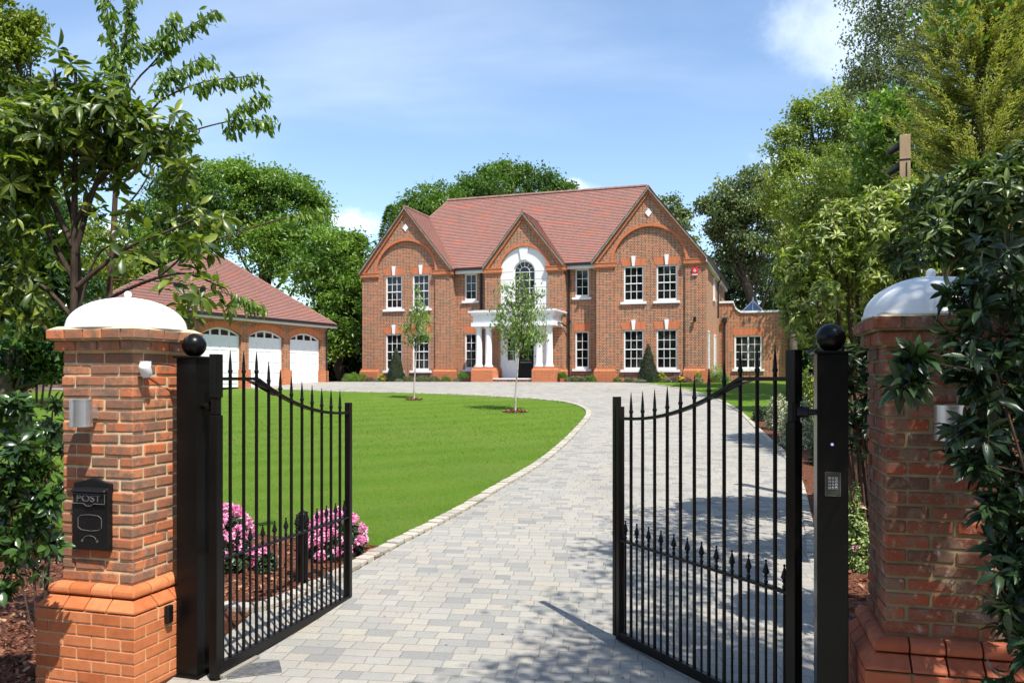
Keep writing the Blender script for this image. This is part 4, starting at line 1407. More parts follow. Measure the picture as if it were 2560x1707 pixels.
def gate_leaf(h, fr, label, extra):
    h = Vector((h[0], h[1], 0)); fr = Vector((fr[0], fr[1], 0)); d = fr - h; L = d.length
    root = empty('gate_leaf', h, math.atan2(d.y, d.x), label, 'gate', 'open black metal gates')
    MT = MATS['black']
    m = MB(); m.box(-.035, .035, -.03, .03, .02, 1.80); m.box(-.035, .035, -.03, .03, 1.92, 2.215); m.box(-.028, .028, -.022, .022, 1.80, 1.92)
    m.lathe([(.045, -.0), (.045, .02)], 0, 0, 16)
    m.build('hinge_stile', MT, root, bevel=.003, seg=2)
    m = MB(); m.box(L - .025, L + .025, -.025, .025, .05, 1.835); m.build('meeting_stile', MT, root, bevel=.003, seg=2)
    if extra:
        m = MB(); m.box(L + .0255, L + .062, -.03, .03, .07, 1.91); m.build('stop_plate', MT, root, bevel=.003)
    m = MB(); m.box(.035, L - .025, -.022, .022, .045, .115); m.build('bottom_rail', MT, root, bevel=.004)
    m = MB(); m.box(.03, L - .02, -.020, .020, .805, .822); m.build('middle_rail', MT, root, bevel=.002)
    # swept top rail
    zh, zl = CAMH - .002, 1.745
    f0 = .24

    def ztop(t):
        if t < f0: return zh
        s = (t - f0) / (1 - f0)
        return zl + (zh - zl) * (1 - s) ** 2.15
    T = [i / 48 for i in range(49)]
    m = MB()
    for a, b in zip(T, T[1:]):
        xa, xb = .03 + (L - .05) * a, .03 + (L - .05) * b; za, zb = ztop(a), ztop(b)
        m.prism([(xa, -.02, za - .011), (xb, -.02, zb - .011), (xb, -.02, zb + .011), (xa, -.02, za + .011)], (0, .04, 0))
    m.build('top_rail', MT, root)
    if True:
        m = MB(); xa = .03 + (L - .05) * (f0 - .06); m.prism([(xa, -.019, zh - .011), (.03 + (L - .05) * .37, -.019, ztop(.37) - .011), (.03 + (L - .05) * .37, -.019, ztop(.37) - .028), (xa + .14, -.019, zh - .03)], (0, .038, 0)); m.build('gusset', MT, root)
    n = 11
    for i in range(1, n + 1):
        t = i / (n + 1); x = L * t
        zt = ztop((x - .03) / (L - .05))
        m = MB(); m.smooth = True
        m.lathe([(.0125, .1), (.0125, zt + .03)], x, 0, 10); picket_top(m, x, zt + .125, .0125, 10)
        o = m.build('picket', MT, root); md = o.modifiers.new('e', 'EDGE_SPLIT'); md.split_angle = math.radians(45)
    for i in range(n + 1):
        x = L * (i + .5) / (n + 1)
        m = MB(); m.smooth = True
        m.lathe([(.008, .1), (.008, .83), (.013, .835), (.013, .845), (.008, .85), (.008, .862), (.015, .87), (.008, .878), (.021, .893), (.018, .905), (.006, .948), (.004, .955), (.008, .962), (.008, .966), (.001, .974)], x, 0, 8)
        o = m.build('short_picket', MT, root); md = o.modifiers.new('e', 'EDGE_SPLIT'); md.split_angle = math.radians(45)
    return root


gL = gate_leaf((-2.01, 5.57), (-1.465, 7.345), 'black railed gate leaf standing open in front of the lawn', False)
gR = gate_leaf((1.616, 4.70), (.83, 6.30), 'black railed gate leaf standing open in front of the driveway', True)


def hinge(post, stile, z, parent_empty, name='hinge_arm'):
    M = parent_empty.matrix_basis.inverted()
    a, b = M @ Vector((post[0], post[1], z)), M @ Vector((stile[0], stile[1], z))
    d = (b - a).normalized()
    m = MB(); m.tube([a, b], .018, 10); m.tube([a + d * .10, a + d * .13], .034, 10); m.tube([b - d * .08, b - d * .04], .032, 10); m.tube([b - Vector((0, 0, .05)), b + Vector((0, 0, .05))], .034, 12)
    m.build(name, MATS['black'], parent_empty)


hinge((-2.16, 5.66), (-2.01, 5.57), 1.86, gL); hinge((1.75, 4.63), (1.616, 4.70), 1.86, gR)
# electric motor arm cover low on the left leaf
m = MB(); m.box(.0, .42, -.06, -.024, .012, .042); m.build('drive_arm', MATS['verge'], gL, bevel=.004)
# steel cover plate of the underground motor
c = gpt(600, 1683)
m = MB()
M = Matrix.Translation((-1.82, 5.72, .012)) @ Matrix.Rotation(math.radians(20), 4, 'Z')
m.box(-.16, .2, -.12, .13, 0, .012, M); o = m.build('motor_cover', plain('galvanised_cover', (.10, .10, .10), .55, .4, 30, bump=.5), bevel=.003)
tag(o, 'flat dark metal motor cover in the paving at the foot of the left gate', 'motor cover')
# ---------------------------------------------------------------- foliage engine (every leaf is a small folded face)
NR = np.random.default_rng(11)
T_FOLD = (np.array([(0, 0, 0), (.45, .5, .10), (1, 0, -.08), (.45, -.5, .10)], float), [(0, 1, 2), (0, 2, 3)])
T_LEAF = (np.array([(0, 0, 0), (.30, .44, .07), (.70, .36, .02), (1, 0, -.20), (.70, -.36, .02), (.30, -.44, .07), (.33, 0, .02), (.70, 0, -.06)], float),
          [(0, 6, 1), (6, 7, 2), (6, 2, 1), (7, 3, 2), (0, 5, 6), (6, 5, 4), (6, 4, 7), (7, 4, 3)])
T_LONG = (np.array([(0, 0, 0), (.12, .12, .01), (.40, .46, .06), (.68, .44, .0), (.88, .22, -.10), (1, 0, -.2), (.88, -.22, -.10), (.68, -.44, 0), (.40, -.46, .06), (.12, -.12, .01), (.40, 0, .0), (.70, 0, -.07)], float),
          [(0, 10, 1), (1, 10, 2), (10, 11, 3), (10, 3, 2), (11, 4, 3), (11, 5, 4), (0, 9, 10), (9, 8, 10), (10, 8, 7), (10, 7, 11), (11, 7, 6), (11, 6, 5)])
T_BLADE = (np.array([(0, .5, 0), (0, -.5, 0), (.55, .3, .04), (.55, -.3, .04), (1, 0, -.12)], float), [(0, 1, 3), (0, 3, 2), (2, 3, 4)])
T_CHIP = (np.array([(0, .5, 0), (0, -.4, 0), (.9, -.5, .02), (1, .35, 0)], float), [(0, 1, 2), (0, 2, 3)])


def unit(a):
    return a / np.maximum(1e-9, np.linalg.norm(a, axis=1, keepdims=True))


def rdir(n): return unit(NR.normal(size=(n, 3)))


def leaf_object(name, P, D, N, S, W, tmpl, mat, parent=None, rnd=None, smooth=False):
    tv, tf = tmpl
    n = len(P)
    S = np.broadcast_to(np.asarray(S, float), (n,)); W = np.broadcast_to(np.asarray(W, float), (n,))
    D = unit(D); Nn = unit(N - D * np.sum(N * D, 1, keepdims=True)); Y = np.cross(Nn, D)
    V = (P[:, None, :] + S[:, None, None] * (tv[None, :, 0:1] * D[:, None, :] + tv[None, :, 1:2] * W[:, None, None] * Y[:, None, :] + tv[None, :, 2:3] * Nn[:, None, :]))
    k = len(tv); F = (np.array(tf)[None] + (np.arange(n) * k)[:, None, None]).reshape(-1)
    nf = n * len(tf)
    me = bpy.data.meshes.new(name)
    me.vertices.add(n * k); me.vertices.foreach_set('co', V.reshape(-1).astype(np.float32))
    me.loops.add(nf * 3); me.loops.foreach_set('vertex_index', F.astype(np.int32))
    me.polygons.add(nf); me.polygons.foreach_set('loop_start', np.arange(0, nf * 3, 3, dtype=np.int32))
    me.polygons.foreach_set('use_smooth', np.full(nf, smooth))
    me.update(calc_edges=True)
    if rnd is None: rnd = NR.random(n)
    at = me.attributes.new('rnd', 'FLOAT', 'FACE'); at.data.foreach_set('value', np.repeat(rnd, len(tf)).astype(np.float32))
    me.materials.append(mat)
    o = bpy.data.objects.new(name, me); COL.objects.link(o)
    if parent is not None: o.parent = parent
    return o


def lobes_px(Y, L, depth=1.0):
    """round masses of a crown given by where the photo shows them: (px, py, radius px[, dY])"""
    out = []
    for l in L:
        y = Y + (l[3] if len(l) > 3 else random.Random(int(l[0] * 7 + l[1])).uniform(-.5, .5) * l[2] / FPX * Y * 2 * depth)
        out.append((*wpt(l[0], l[1], y), l[2] / FPX * y))
    return out


def cloud(lobes, dens, per, cr, rmin=.5, flat=.6, up=.45):
    """clumps over the outer shell of each lobe, leaves round each clump"""
    Ps, Ns = [], []
    for x, y, z, r in lobes:
        n = max(2, int(dens * r * r))
        d = rdir(n)
        rr = r * (rmin + (1 - rmin) * NR.random(n) ** .6)[:, None]
        c = np.array([x, y, z]) + d * rr * np.array([1, 1, .92])
        k = NR.integers(max(2, per // 2), per * 3 // 2, n)
        C = np.repeat(c, k, 0); Dd = np.repeat(d, k, 0)
        j = NR.normal(size=C.shape) * cr * np.array([1, 1, flat])
        Ps.append(C + j)
        Ns.append(unit(Dd * .5 + np.array([0, 0, up]) + NR.normal(size=C.shape) * .5))
    return np.concatenate(Ps), np.concatenate(Ns)


def foliage(name, lobes, dens, per, cr, size, w, mat, parent, tmpl=T_FOLD, droop=.25, rmin=.5, flat=.6, hang=0.0, drop=None):
    P, N = cloud(lobes, dens, per, cr, rmin, flat)
    if drop is not None:
        keep = drop(P); P, N = P[keep], N[keep]
    n = len(P)
    D = rdir(n); D[:, 2] -= droop
    if hang: D = D * (1 - hang) + np.array([0, 0, -1]) * hang
    S = size * NR.uniform(.6, 1.3, n)
    # neighbouring leaves share a shade, so light and dark clumps read at a distance
    ph = (np.sin(P[:, 0] * 1.3 / max(.4, cr * 3) + P[:, 2] * .9 / max(.4, cr * 3)) + np.sin(P[:, 1] * 1.1 / max(.4, cr * 3) - P[:, 2] * 1.7 / max(.4, cr * 3))) * .16
    rnd = np.clip(NR.random(n) * .65 + .18 + ph, 0, 1)
    return leaf_object(name, P - unit(D) * (S * .5)[:, None], D, N, S, w, tmpl, mat, parent, rnd)


def limbs(parent, base, lobes, r0, mat, name='trunk', fork=.45, n=7, seed=1, every=1):
    """tapered trunk with a bending limb to each mass of the crown"""
    rg = random.Random(seed)
    mb = MB(); mb.smooth = True
    base = Vector(base)
    cx = sum(l[0] for l in lobes) / len(lobes); cy = sum(l[1] for l in lobes) / len(lobes)
    zt = max(l[2] for l in lobes); zb = min(l[2] for l in lobes)
    top = Vector((cx, cy, zt))
    P = []
    for i in range(9):
        t = i / 8
        P.append(base.lerp(top, t) + Vector((rg.uniform(-1, 1), rg.uniform(-1, 1), 0)) * r0 * 1.2 * (t > 0))
    mb.tube(P, [r0 * (1.25 if i == 0 else 1 - .85 * i / 8) for i in range(9)], n)
    for i, l in enumerate(lobes):
        if i % every: continue
        c = Vector(l[:3])
        h = (c.z - base.z) * rg.uniform(.45, .7) / max(.01, (zt - base.z))
        h = min(.95, max(.12, h)); k = h * 8; a = P[int(k)].lerp(P[min(8, int(k) + 1)], k % 1)
        ra = r0 * (1 - .85 * h) * .42
        m1 = a.lerp(c, .5) + Vector((0, 0, -(c - a).length * .08)) + Vector((rg.uniform(-1, 1), rg.uniform(-1, 1), rg.uniform(-1, 1))) * (c - a).length * .06
        mb.tube([a, a.lerp(m1, .5), m1, m1.lerp(c, .6), c], [ra, ra * .8, ra * .6, ra * .4, ra * .18], max(4, n - 2))
        for q in range(3):
            e = c + Vector((rg.uniform(-1, 1), rg.uniform(-1, 1), rg.uniform(-.3, 1))) * l[3] * .85
            s = m1.lerp(c, rg.uniform(.2, .9)); mb.tube([s, s.lerp(e, .5) + Vector((0, 0, .05 * l[3])), e], [ra * .3, ra * .2, ra * .06], 4)
    return mb.build(name, mat, parent, uv=False)


THIN = 1.0


def tree(name, label, Y, L, mat, base_px, r0, dens, per, cr, size, w=.55, group=None, trunkmat=None, cat='tree', **k):
    lb = lobes_px(Y, L)
    bx = (base_px - CXP) / FPX * Y
    root = empty(name, (bx, Y, gz(Y)), 0, label, cat, group)
    off = Vector((bx, Y, gz(Y)))
    loc = [(a - off.x, b - off.y, c - off.z, r) for a, b, c, r in lb]
    drop = k.pop('drop', None)
    if drop is not None:
        dd = drop; drop = lambda P: dd(P + np.array(off))
    every = k.pop('every', 1)
    dens *= 1.9 * THIN; size *= 1.25; cr *= .8
    rgl = random.Random(int(base_px) + len(L)); big = []
    for a, b, c, r in loc:
        big.append((a, b, c, r * .6))
        for _ in range(8):
            d = Vector((rgl.gauss(0, 1), rgl.gauss(0, 1), rgl.gauss(.25, 1))).normalized() * r * rgl.uniform(.5, 1.25)
            big.append((a + d.x, b + d.y, c + d.z, r * rgl.uniform(.16, .36)))
    for a, b, c, r in loc:
        for _ in range(7):
            d = Vector((rgl.gauss(0, 1), rgl.gauss(0, 1), rgl.gauss(.5, .9))).normalized() * r * rgl.uniform(1.05, 1.3)
            big.append((a + d.x, b + d.y, c + d.z, r * rgl.uniform(.08, .16)))
    loc_l, loc = loc, big
    foliage('crown', loc, dens, per, cr, size, w, mat, root, drop=drop, **k)
    if r0: limbs(root, (0, 0, -.1), loc_l, r0, trunkmat or MATS['trunk'], every=every, seed=int(base_px))
    return root


LM = {}
LM['oak'] = leaf_mat('oak_leaf', (.07, .135, .014), (.22, .33, .045), mid=(.13, .225, .028))
LM['oak2'] = leaf_mat('deep_oak_leaf', (.055, .11, .014), (.15, .25, .035), mid=(.09, .17, .023))
LM['dark'] = leaf_mat('yew_leaf', (.016, .035, .012), (.05, .095, .025), trans=.12)
LM['conif'] = leaf_mat('dark_needles', (.02, .042, .016), (.07, .12, .04), trans=.1)
LM['beech'] = leaf_mat('beech_leaf', (.065, .10, .032), (.22, .28, .10), trans=.2)
LM['yel'] = leaf_mat('lime_leaf', (.10, .15, .015), (.26, .31, .03))
LM['lime'] = leaf_mat('maple_leaf', (.10, .15, .02), (.38, .43, .10), mid=(.21, .27, .05))
LM['birch'] = leaf_mat('birch_leaf', (.08, .105, .045), (.24, .28, .13), trans=.3)
LM['gold'] = leaf_mat('golden_conifer_spray', (.09, .13, .02), (.66, .62, .22), mid=(.32, .35, .075), trans=.2)
LM['cypd'] = leaf_mat('green_conifer_spray', (.03, .06, .018), (.11, .17, .04), trans=.12)
LM['cyp'] = leaf_mat('cypress_spray', (.04, .075, .035), (.10, .15, .065), trans=.15)
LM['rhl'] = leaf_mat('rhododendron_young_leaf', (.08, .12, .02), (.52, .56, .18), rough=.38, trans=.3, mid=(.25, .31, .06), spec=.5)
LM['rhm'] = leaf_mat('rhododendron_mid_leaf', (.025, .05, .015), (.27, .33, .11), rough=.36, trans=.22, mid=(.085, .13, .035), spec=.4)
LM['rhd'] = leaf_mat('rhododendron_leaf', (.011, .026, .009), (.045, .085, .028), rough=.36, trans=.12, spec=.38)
LM['laur'] = leaf_mat('laurel_leaf', (.04, .07, .009), (.27, .32, .05), rough=.36, trans=.36, mid=(.10, .15, .018), spec=.5)
LM['laurd'] = leaf_mat('dark_laurel_leaf', (.015, .04, .01), (.07, .14, .025), rough=.25, trans=.18, spec=.55)
LM['cher'] = leaf_mat('cherry_leaf', (.06, .12, .015), (.20, .30, .05), rough=.35, trans=.35)
LM['sap'] = leaf_mat('sapling_leaf', (.08, .14, .025), (.28, .37, .10), rough=.35, trans=.3)
LM['yew'] = leaf_mat('clipped_yew', (.015, .035, .014), (.045, .08, .03), trans=.1, rough=.6)
LM['box'] = leaf_mat('box_leaf', (.05, .13, .01), (.14, .28, .03))
LM['grey'] = leaf_mat('silver_leaf', (.10, .13, .08), (.30, .33, .22))
LM['var'] = leaf_mat('variegated_leaf', (.12, .20, .05), (.55, .58, .26), trans=.2, mid=(.28, .36, .11))
LM['pale'] = leaf_mat('pale_variegated_leaf', (.12, .16, .07), (.72, .70, .52), trans=.15, mid=(.40, .42, .27))
LM['pink'] = leaf_mat('pink_petal', (.74, .10, .36), (.95, .74, .84), rough=.5, trans=.3, tc=(1.1, 1, 1.05), mid=(.92, .42, .64))
LM['mag'] = leaf_mat('magenta_petal', (.35, .01, .10), (.7, .06, .3), rough=.5, trans=.25, tc=(1.1, 1, 1))
LM['ylw'] = leaf_mat('yellow_petal', (.75, .45, .01), (.9, .7, .05), rough=.5, trans=.25, tc=(1, 1, 1))
LM['bud'] = leaf_mat('flower_bud', (.45, .16, .08), (.8, .55, .38), rough=.5, trans=.2, tc=(1, 1, 1))
LM['rust'] = leaf_mat('withered_leaf', (.20, .08, .03), (.5, .26, .10), rough=.6, trans=.3, tc=(1, 1, 1))
LM['grass'] = leaf_mat('grass_blade', (.07, .14, .009), (.19, .28, .03), rough=.6, trans=.3, tc=(1.1, 1.3, .5))
LM['lav'] = leaf_mat('lavender_leaf', (.07, .11, .04), (.17, .22, .11))

# ---------------------------------------------------------------- trees beyond the garage and the house
GB = 'trees beyond the buildings'
tree('oak_tree', 'large mid-green oak rising behind the garage roof', 52,
     [(590, 462, 48), (555, 445, 34), (640, 500, 62), (690, 470, 38), (725, 480, 44), (765, 500, 40), (795, 530, 26), (700, 560, 80), (620, 580, 80), (545, 530, 62), (750, 590, 60), (505, 600, 60), (690, 650, 80), (780, 650, 50), (600, 430, 22), (672, 448, 20)],
     LM['oak'], 700, .5, 13, 34, .42, .20, group=GB, every=1)
tree('oak_tree', 'rounded oak crown left of the garage ridge behind the laurel', 50,
     [(470, 455, 42), (420, 480, 46), (500, 490, 44), (400, 545, 60), (450, 570, 70), (390, 620, 60), (480, 640, 60), (440, 690, 60), (365, 600, 40), (360, 690, 50), (330, 650, 40)],
     LM['oak2'], 430, .45, 13, 34, .42, .20, group=GB)
tree('oak_tree', 'yellow-green tree seen through the laurel stems on the left', 42,
     [(130, 500, 60), (70, 560, 70), (190, 560, 50), (150, 620, 70), (230, 640, 60), (60, 680, 80), (290, 690, 50), (160, 720, 70), (260, 720, 60), (20, 620, 60)],
     LM['yel'], 150, .35, 12, 26, .40, .19, group=GB)
tree('broadleaf_tree', 'olive-green tree between the garage and the left gable', 45.5,
     [(780, 640, 40), (815, 600, 30), (770, 700, 50), (800, 840, 50), (850, 860, 50), (890, 780, 50), (830, 640, 36), (870, 620, 30), (895, 640, 34), (845, 700, 45), (900, 700, 45), (800, 720, 45), (880, 605, 18), (860, 760, 50), (820, 780, 40)],
     LM['oak'], 860, .3, 14, 30, .36, .18, group=GB)


def conifer(name, label, px, Y, ytop, ybot, wpx, mat, size=.22, n=5200, group=GB):
    z0 = gz(Y); x = (px - CXP) / FPX * Y
    zt = CAMH + (HYP - ytop) / FPX * Y - z0; zb = max(.1, CAMH + (HYP - ybot) / FPX * Y - z0); R = wpx / FPX * Y / 2
    root = empty(name, (x, Y, z0), 0, label, 'conifer', group)
    t = NR.random(n) ** .8; ph = NR.uniform(0, 2 * np.pi, n)
    tier = np.floor(t * 16 + np.sin(ph * 3 + t * 9) * .4) / 16
    rr = R * (1 - t) ** .62 * (.55 + .45 * NR.random(n) ** .5) * (1 + .18 * np.sin(ph * 5 + tier * 40))
    z = zb + (zt - zb) * t
    P = np.stack([rr * np.cos(ph), rr * np.sin(ph), z - rr * .18], 1)
    D = np.stack([np.cos(ph), np.sin(ph), np.full(n, .1)], 1) + NR.normal(size=(n, 3)) * .3
    N = np.stack([np.cos(ph) * .4, np.sin(ph) * .4, np.ones(n)], 1) + NR.normal(size=(n, 3)) * .3
    leaf_object('crown', P, D, N, size * NR.uniform(.7, 1.4, n), .35, T_FOLD, mat, root)
    m = MB(); m.tube([(0, 0, -.1), (0, 0, zt * .95)], [R * .08 + .05, .02], 6); m.build('trunk', MATS['trunk'], root, uv=False)
    return root


conifer('dark_conifer', 'tall dark conifer touching the left end of the house', 880, 50, 590, 950, 150, LM['cypd'], size=.3, n=15000)
conifer('dark_conifer', 'dark conifer directly right of the garage roof corner', 838, 48, 655, 950, 150, LM['cypd'], size=.3, n=14000)
conifer('spruce_tree', 'slim light-green spruce peeping over the left gable slope', 975, 58, 515, 800, 105, LM['oak2'], n=5000)
tree('oak_tree', 'oak crown showing in the valley between the left gable and the main roof', 62,
     [(1035, 520, 34), (1070, 505, 34), (1105, 500, 32), (1130, 515, 36), (1010, 545, 30), (1060, 550, 50), (1120, 560, 50)], LM['oak2'], 1060, .35, 10, 30, .42, .2, group=GB)
tree('oak_tree', 'broad oak crown rising behind the main ridge', 66,
     [(1200, 455, 34), (1240, 440, 30), (1280, 445, 36), (1330, 455, 34), (1370, 465, 28), (1172, 480, 30), (1230, 490, 50), (1300, 495, 50), (1400, 478, 16), (1418, 476, 8), (1260, 425, 12), (1160, 500, 30)],
     LM['oak2'], 1270, .45, 11, 34, .44, .21, group=GB)
tree('ash_tree', 'thin tree with sparse leaves just right of the main gable', 60,
     [(1672, 515, 20), (1690, 535, 16), (1660, 560, 30), (1700, 590, 30), (1740, 640, 35), (1712, 538, 5)], LM['beech'], 1690, .25, 7, 14, .3, .22, group=GB)
tree('beech_tree', 'dark grey-green beech with drooping left side beyond the wing', 52,
     [(1865, 475, 36), (1825, 500, 36), (1795, 530, 34), (1770, 515, 12), (1900, 520, 50), (1830, 580, 48), (1900, 600, 60), (1950, 560, 50), (1950, 650, 60), (1870, 660, 44), (1800, 590, 24), (1820, 640, 20), (1920, 460, 40), (1850, 530, 50)],
     LM['beech'], 1900, .45, 13, 34, .38, .19, group=GB, droop=.6)
tree('lime_tree', 'yellow-green tree tucked against the dark beech', 44,
     [(1960, 470, 36), (1990, 510, 40), (1940, 510, 28), (2000, 570, 45), (1975, 640, 50), (2010, 700, 60)], LM['yel'], 1990, .3, 12, 26, .36, .17, group=GB)
tree('cypress_tree', 'soft grey-green cypress behind the roof lantern', 58,
     [(1800, 700, 32), (1840, 690, 38), (1890, 690, 48), (1850, 740, 55), (1920, 740, 55), (1960, 760, 60), (1800, 760, 40), (1990, 720, 50)], LM['cyp'], 1870, .3, 14, 34, .34, .19, group=GB)
tree('maple_tree', 'tall light-green maple right of the wing reaching half the sky', 30,
     [(2045, 300, 48), (1990, 345, 38), (1955, 355, 24), (2090, 370, 80), (2150, 320, 70), (2040, 400, 45), (2120, 470, 90), (2200, 420, 90), (2070, 540, 70), (2150, 580, 90), (2060, 640, 80), (2150, 700, 90), (2020, 280, 22), (1972, 425, 14), (1985, 400, 12), (2100, 270, 40), (2000, 620, 40), (2050, 760, 80), (2080, 440, 50, -2), (2040, 490, 60, -2), (2110, 500, 60, -2.5), (2180, 490, 80, -2), (2200, 360, 70), (2010, 550, 50, -1.5), (2090, 560, 60, -2)],
     LM['lime'], 2130, .4, 26, 30, .26, .12, every=1)
tree('birch_tree', 'silver birch with fine drooping grey-green twigs at the upper right', 24,
     [(2190, 40, 66), (2260, 80, 80), (2175, 120, 50), (2215, 190, 66), (2310, 30, 80), (2270, 200, 70), (2165, 190, 34), (2340, 130, 80), (2150, 215, 20), (2190, 260, 50), (2260, 300, 70), (2400, 60, 80), (2250, -30, 70), (2350, 260, 70)],
     LM['birch'], 2300, .26, 36, 26, .22, .085, trunkmat=MATS['birchbark'], hang=.35, flat=1.0)
tree('dark_tree', 'very dark tree filling the top right corner', 20,
     [(2520, 20, 70), (2560, 90, 80), (2500, 120, 50), (2580, 200, 90), (2560, 320, 90), (2480, 250, 60)], LM['oak2'], 2560, .3, 40, 26, .2, .12)


# golden conifer: boughs sweeping up and out, each feathered with sprays
def golden():
    Y = 14.0; x = (2450 - CXP) / FPX * Y; z0 = gz(Y)
    root = empty('golden_conifer', (x, Y, z0), 0, 'tall golden-green feathery conifer on the right behind the timber post', 'conifer')
    P, D, N, S, R_ = [], [], [], [], []
    mb = MB()
    H = 9.4
    mb.tube([(0, 0, -.1), (0, 0, H)], [.16, .03], 7)
    rg = random.Random(4)
    for i in range(800):
        t = rg.random() ** 1.1
        h = .6 + (H - .9) * t; ph = rg.uniform(0, 2 * math.pi)
        L = (1.75 * (1 - t) ** .55 + .35) * rg.uniform(.7, 1.12)
        d = Vector((math.cos(ph), math.sin(ph), rg.uniform(.15, .55)))
        pts = []
        for k in range(6):
            s = k / 5; pts.append(Vector((0, 0, h)) + Vector((d.x, d.y, 0)) * L * s + Vector((0, 0, d.z * L * s * s)))
        mb.tube(pts, [.018, .014, .011, .008, .005, .003], 4)
        m = 170
        s = .25 + .75 * NR.random(m)
        base = np.array([h_ for h_ in (pts[0],)])[0]
        c = np.stack([d.x * L * s, d.y * L * s, h + d.z * L * s * s], 1)
        side = NR.choice([-1, 1], m)
        sd = np.stack([-d.y * side, d.x * side, np.zeros(m)], 1)
        fw = np.stack([np.full(m, d.x), np.full(m, d.y), d.z * s * 1.6], 1)
        dd = unit(fw * .9 + sd * NR.uniform(.2, .9, m)[:, None] + NR.normal(size=(m, 3)) * .18)
        P.append(c + NR.normal(size=(m, 3)) * .03); D.append(dd); N.append(np.tile([0, 0, 1.0], (m, 1)) + NR.normal(size=(m, 3)) * .35)
        S.append(NR.uniform(.04, .12, m) * (1.15 - .4 * s)); R_.append(np.clip(s * .7 + NR.random(m) * .35 - .1, 0, 1))
    leaf_object('crown', np.concatenate(P), np.concatenate(D), np.concatenate(N), np.concatenate(S), .26, T_FOLD, LM['gold'], root, np.concatenate(R_))
    mb.build('trunk', MATS['trunk'], root, uv=False)


golden()
# the wood that closes the view behind everything
def wood(name, label, spec, mat, dens=7, size=.3):
    lb = []
    rg = random.Random(3)
    for px0, px1, y0, Y in spec:
        n = int((px1 - px0) / 45)
        for i in range(n):
            px = px0 + (px1 - px0) * (i + rg.random()) / n
            for py in (y0 + rg.uniform(-15, 30), y0 + 60, 900):
                lb.append((*wpt(px, py, Y + rg.uniform(-2, 2)), rg.uniform(1.6, 2.6)))
    o = foliage(name, lb, dens * 2.2, 30, .5, size, .6, mat, None)
    tag(o, label, 'trees', None, 'stuff')


wood('far_woodland', 'band of dark woodland closing the garden behind the house', [(-150, 420, 740, 58), (1660, 2750, 800, 72), (2100, 2750, 640, 66)], LM['oak2'])
wood('boundary_hedge', 'dark boundary hedge beyond the lawn on the left', [(-900, 200, 860, 38), (700, 920, 860, 50)], LM['conif'], 9, .22)

wood('mirrored_woodland', 'unseen woodland added for the windows to mirror', [], LM['oak2']) if False else None
lbw = []  # unseen trees added behind the camera to darken the window reflections
_r = random.Random(9)
for i in range(95):
    lbw.append((_r.uniform(-45, 45), _r.uniform(-34, -26), _r.uniform(1, 17), _r.uniform(2.5, 3.6)))
o = foliage('mirrored_woodland', lbw, 3.2, 30, .8, .8, .6, LM['oak2'], None)
tag(o, 'unseen woodland added behind the camera, mirrored in the house windows', 'trees', None, 'stuff')

tree('holly_tree', 'dense dark evergreen tree filling the left edge beyond the wire fence', 17,
     [(-40, 520, 90), (40, 560, 70), (100, 560, 50), (0, 640, 80), (80, 660, 70), (140, 640, 40), (20, 740, 80), (110, 740, 60), (60, 830, 80), (130, 830, 40), (-20, 860, 80), (60, 915, 46), (120, 905, 34), (10, 460, 50), (-60, 700, 90), (170, 700, 30), (150, 900, 30)],
     LM['laurd'], 20, .14, 55, 26, .17, .12)

tree('sycamore_tree', 'mid-green leafy tree filling the gap behind the timber post and golden conifer', 21,
     [(2250, 380, 80), (2330, 330, 90), (2400, 440, 90), (2480, 400, 90), (2300, 480, 80), (2550, 480, 80), (2210, 300, 50), (2180, 440, 60), (2250, 560, 90), (2400, 560, 90), (2560, 330, 80)],
     LM['oak'], 2400, .2, 26, 28, .24, .13)
# ---------------------------------------------------------------- whorled evergreens: laurel and rhododendron
MULT = 3.6


def whorls(C, A, k, size, w, spread=1.0, droop=.25, sizevar=.3):
    """C whorl centres, A their axes, k leaves each"""
    n = len(C)
    ki = NR.integers(max(3, k - 2), k + 3, n)
    c = np.repeat(C, ki, 0); a = unit(np.repeat(A, ki, 0)); m = len(c)
    idx = np.concatenate([np.arange(q) / q for q in ki]); ph = idx * 2 * np.pi * 1.0 + np.repeat(NR.random(n) * 6, ki) + NR.normal(size=m) * .25
    t = np.tile(np.array([0.3, .2, .9]), (m, 1)); u = unit(np.cross(a, t)); v = np.cross(a, u)
    el = NR.uniform(-.15, .75, m)
    D = unit((u * np.cos(ph)[:, None] + v * np.sin(ph)[:, None]) * spread + a * el[:, None]); D[:, 2] -= droop * NR.random(m)
    N = unit(a * 1.0 - D * .3 + NR.normal(size=(m, 3)) * .15)
    S = size * NR.uniform(1 - sizevar, 1 + sizevar, m)
    base = c - a * (NR.random(m) * size * .35)[:, None]
    return base, D, N, S


def shell(lobes, dens, rmin=.75, front=None):
    C, A = [], []
    for x, y, z, r in lobes:
        n = max(2, int(dens * r * r)); d = rdir(n)
        C.append(np.array([x, y, z]) + d * (r * NR.uniform(rmin, 1.05, n))[:, None]); A.append(unit(d * .8 + np.array([0, 0, .55]) + NR.normal(size=(n, 3)) * .25))
    return np.concatenate(C), np.concatenate(A)


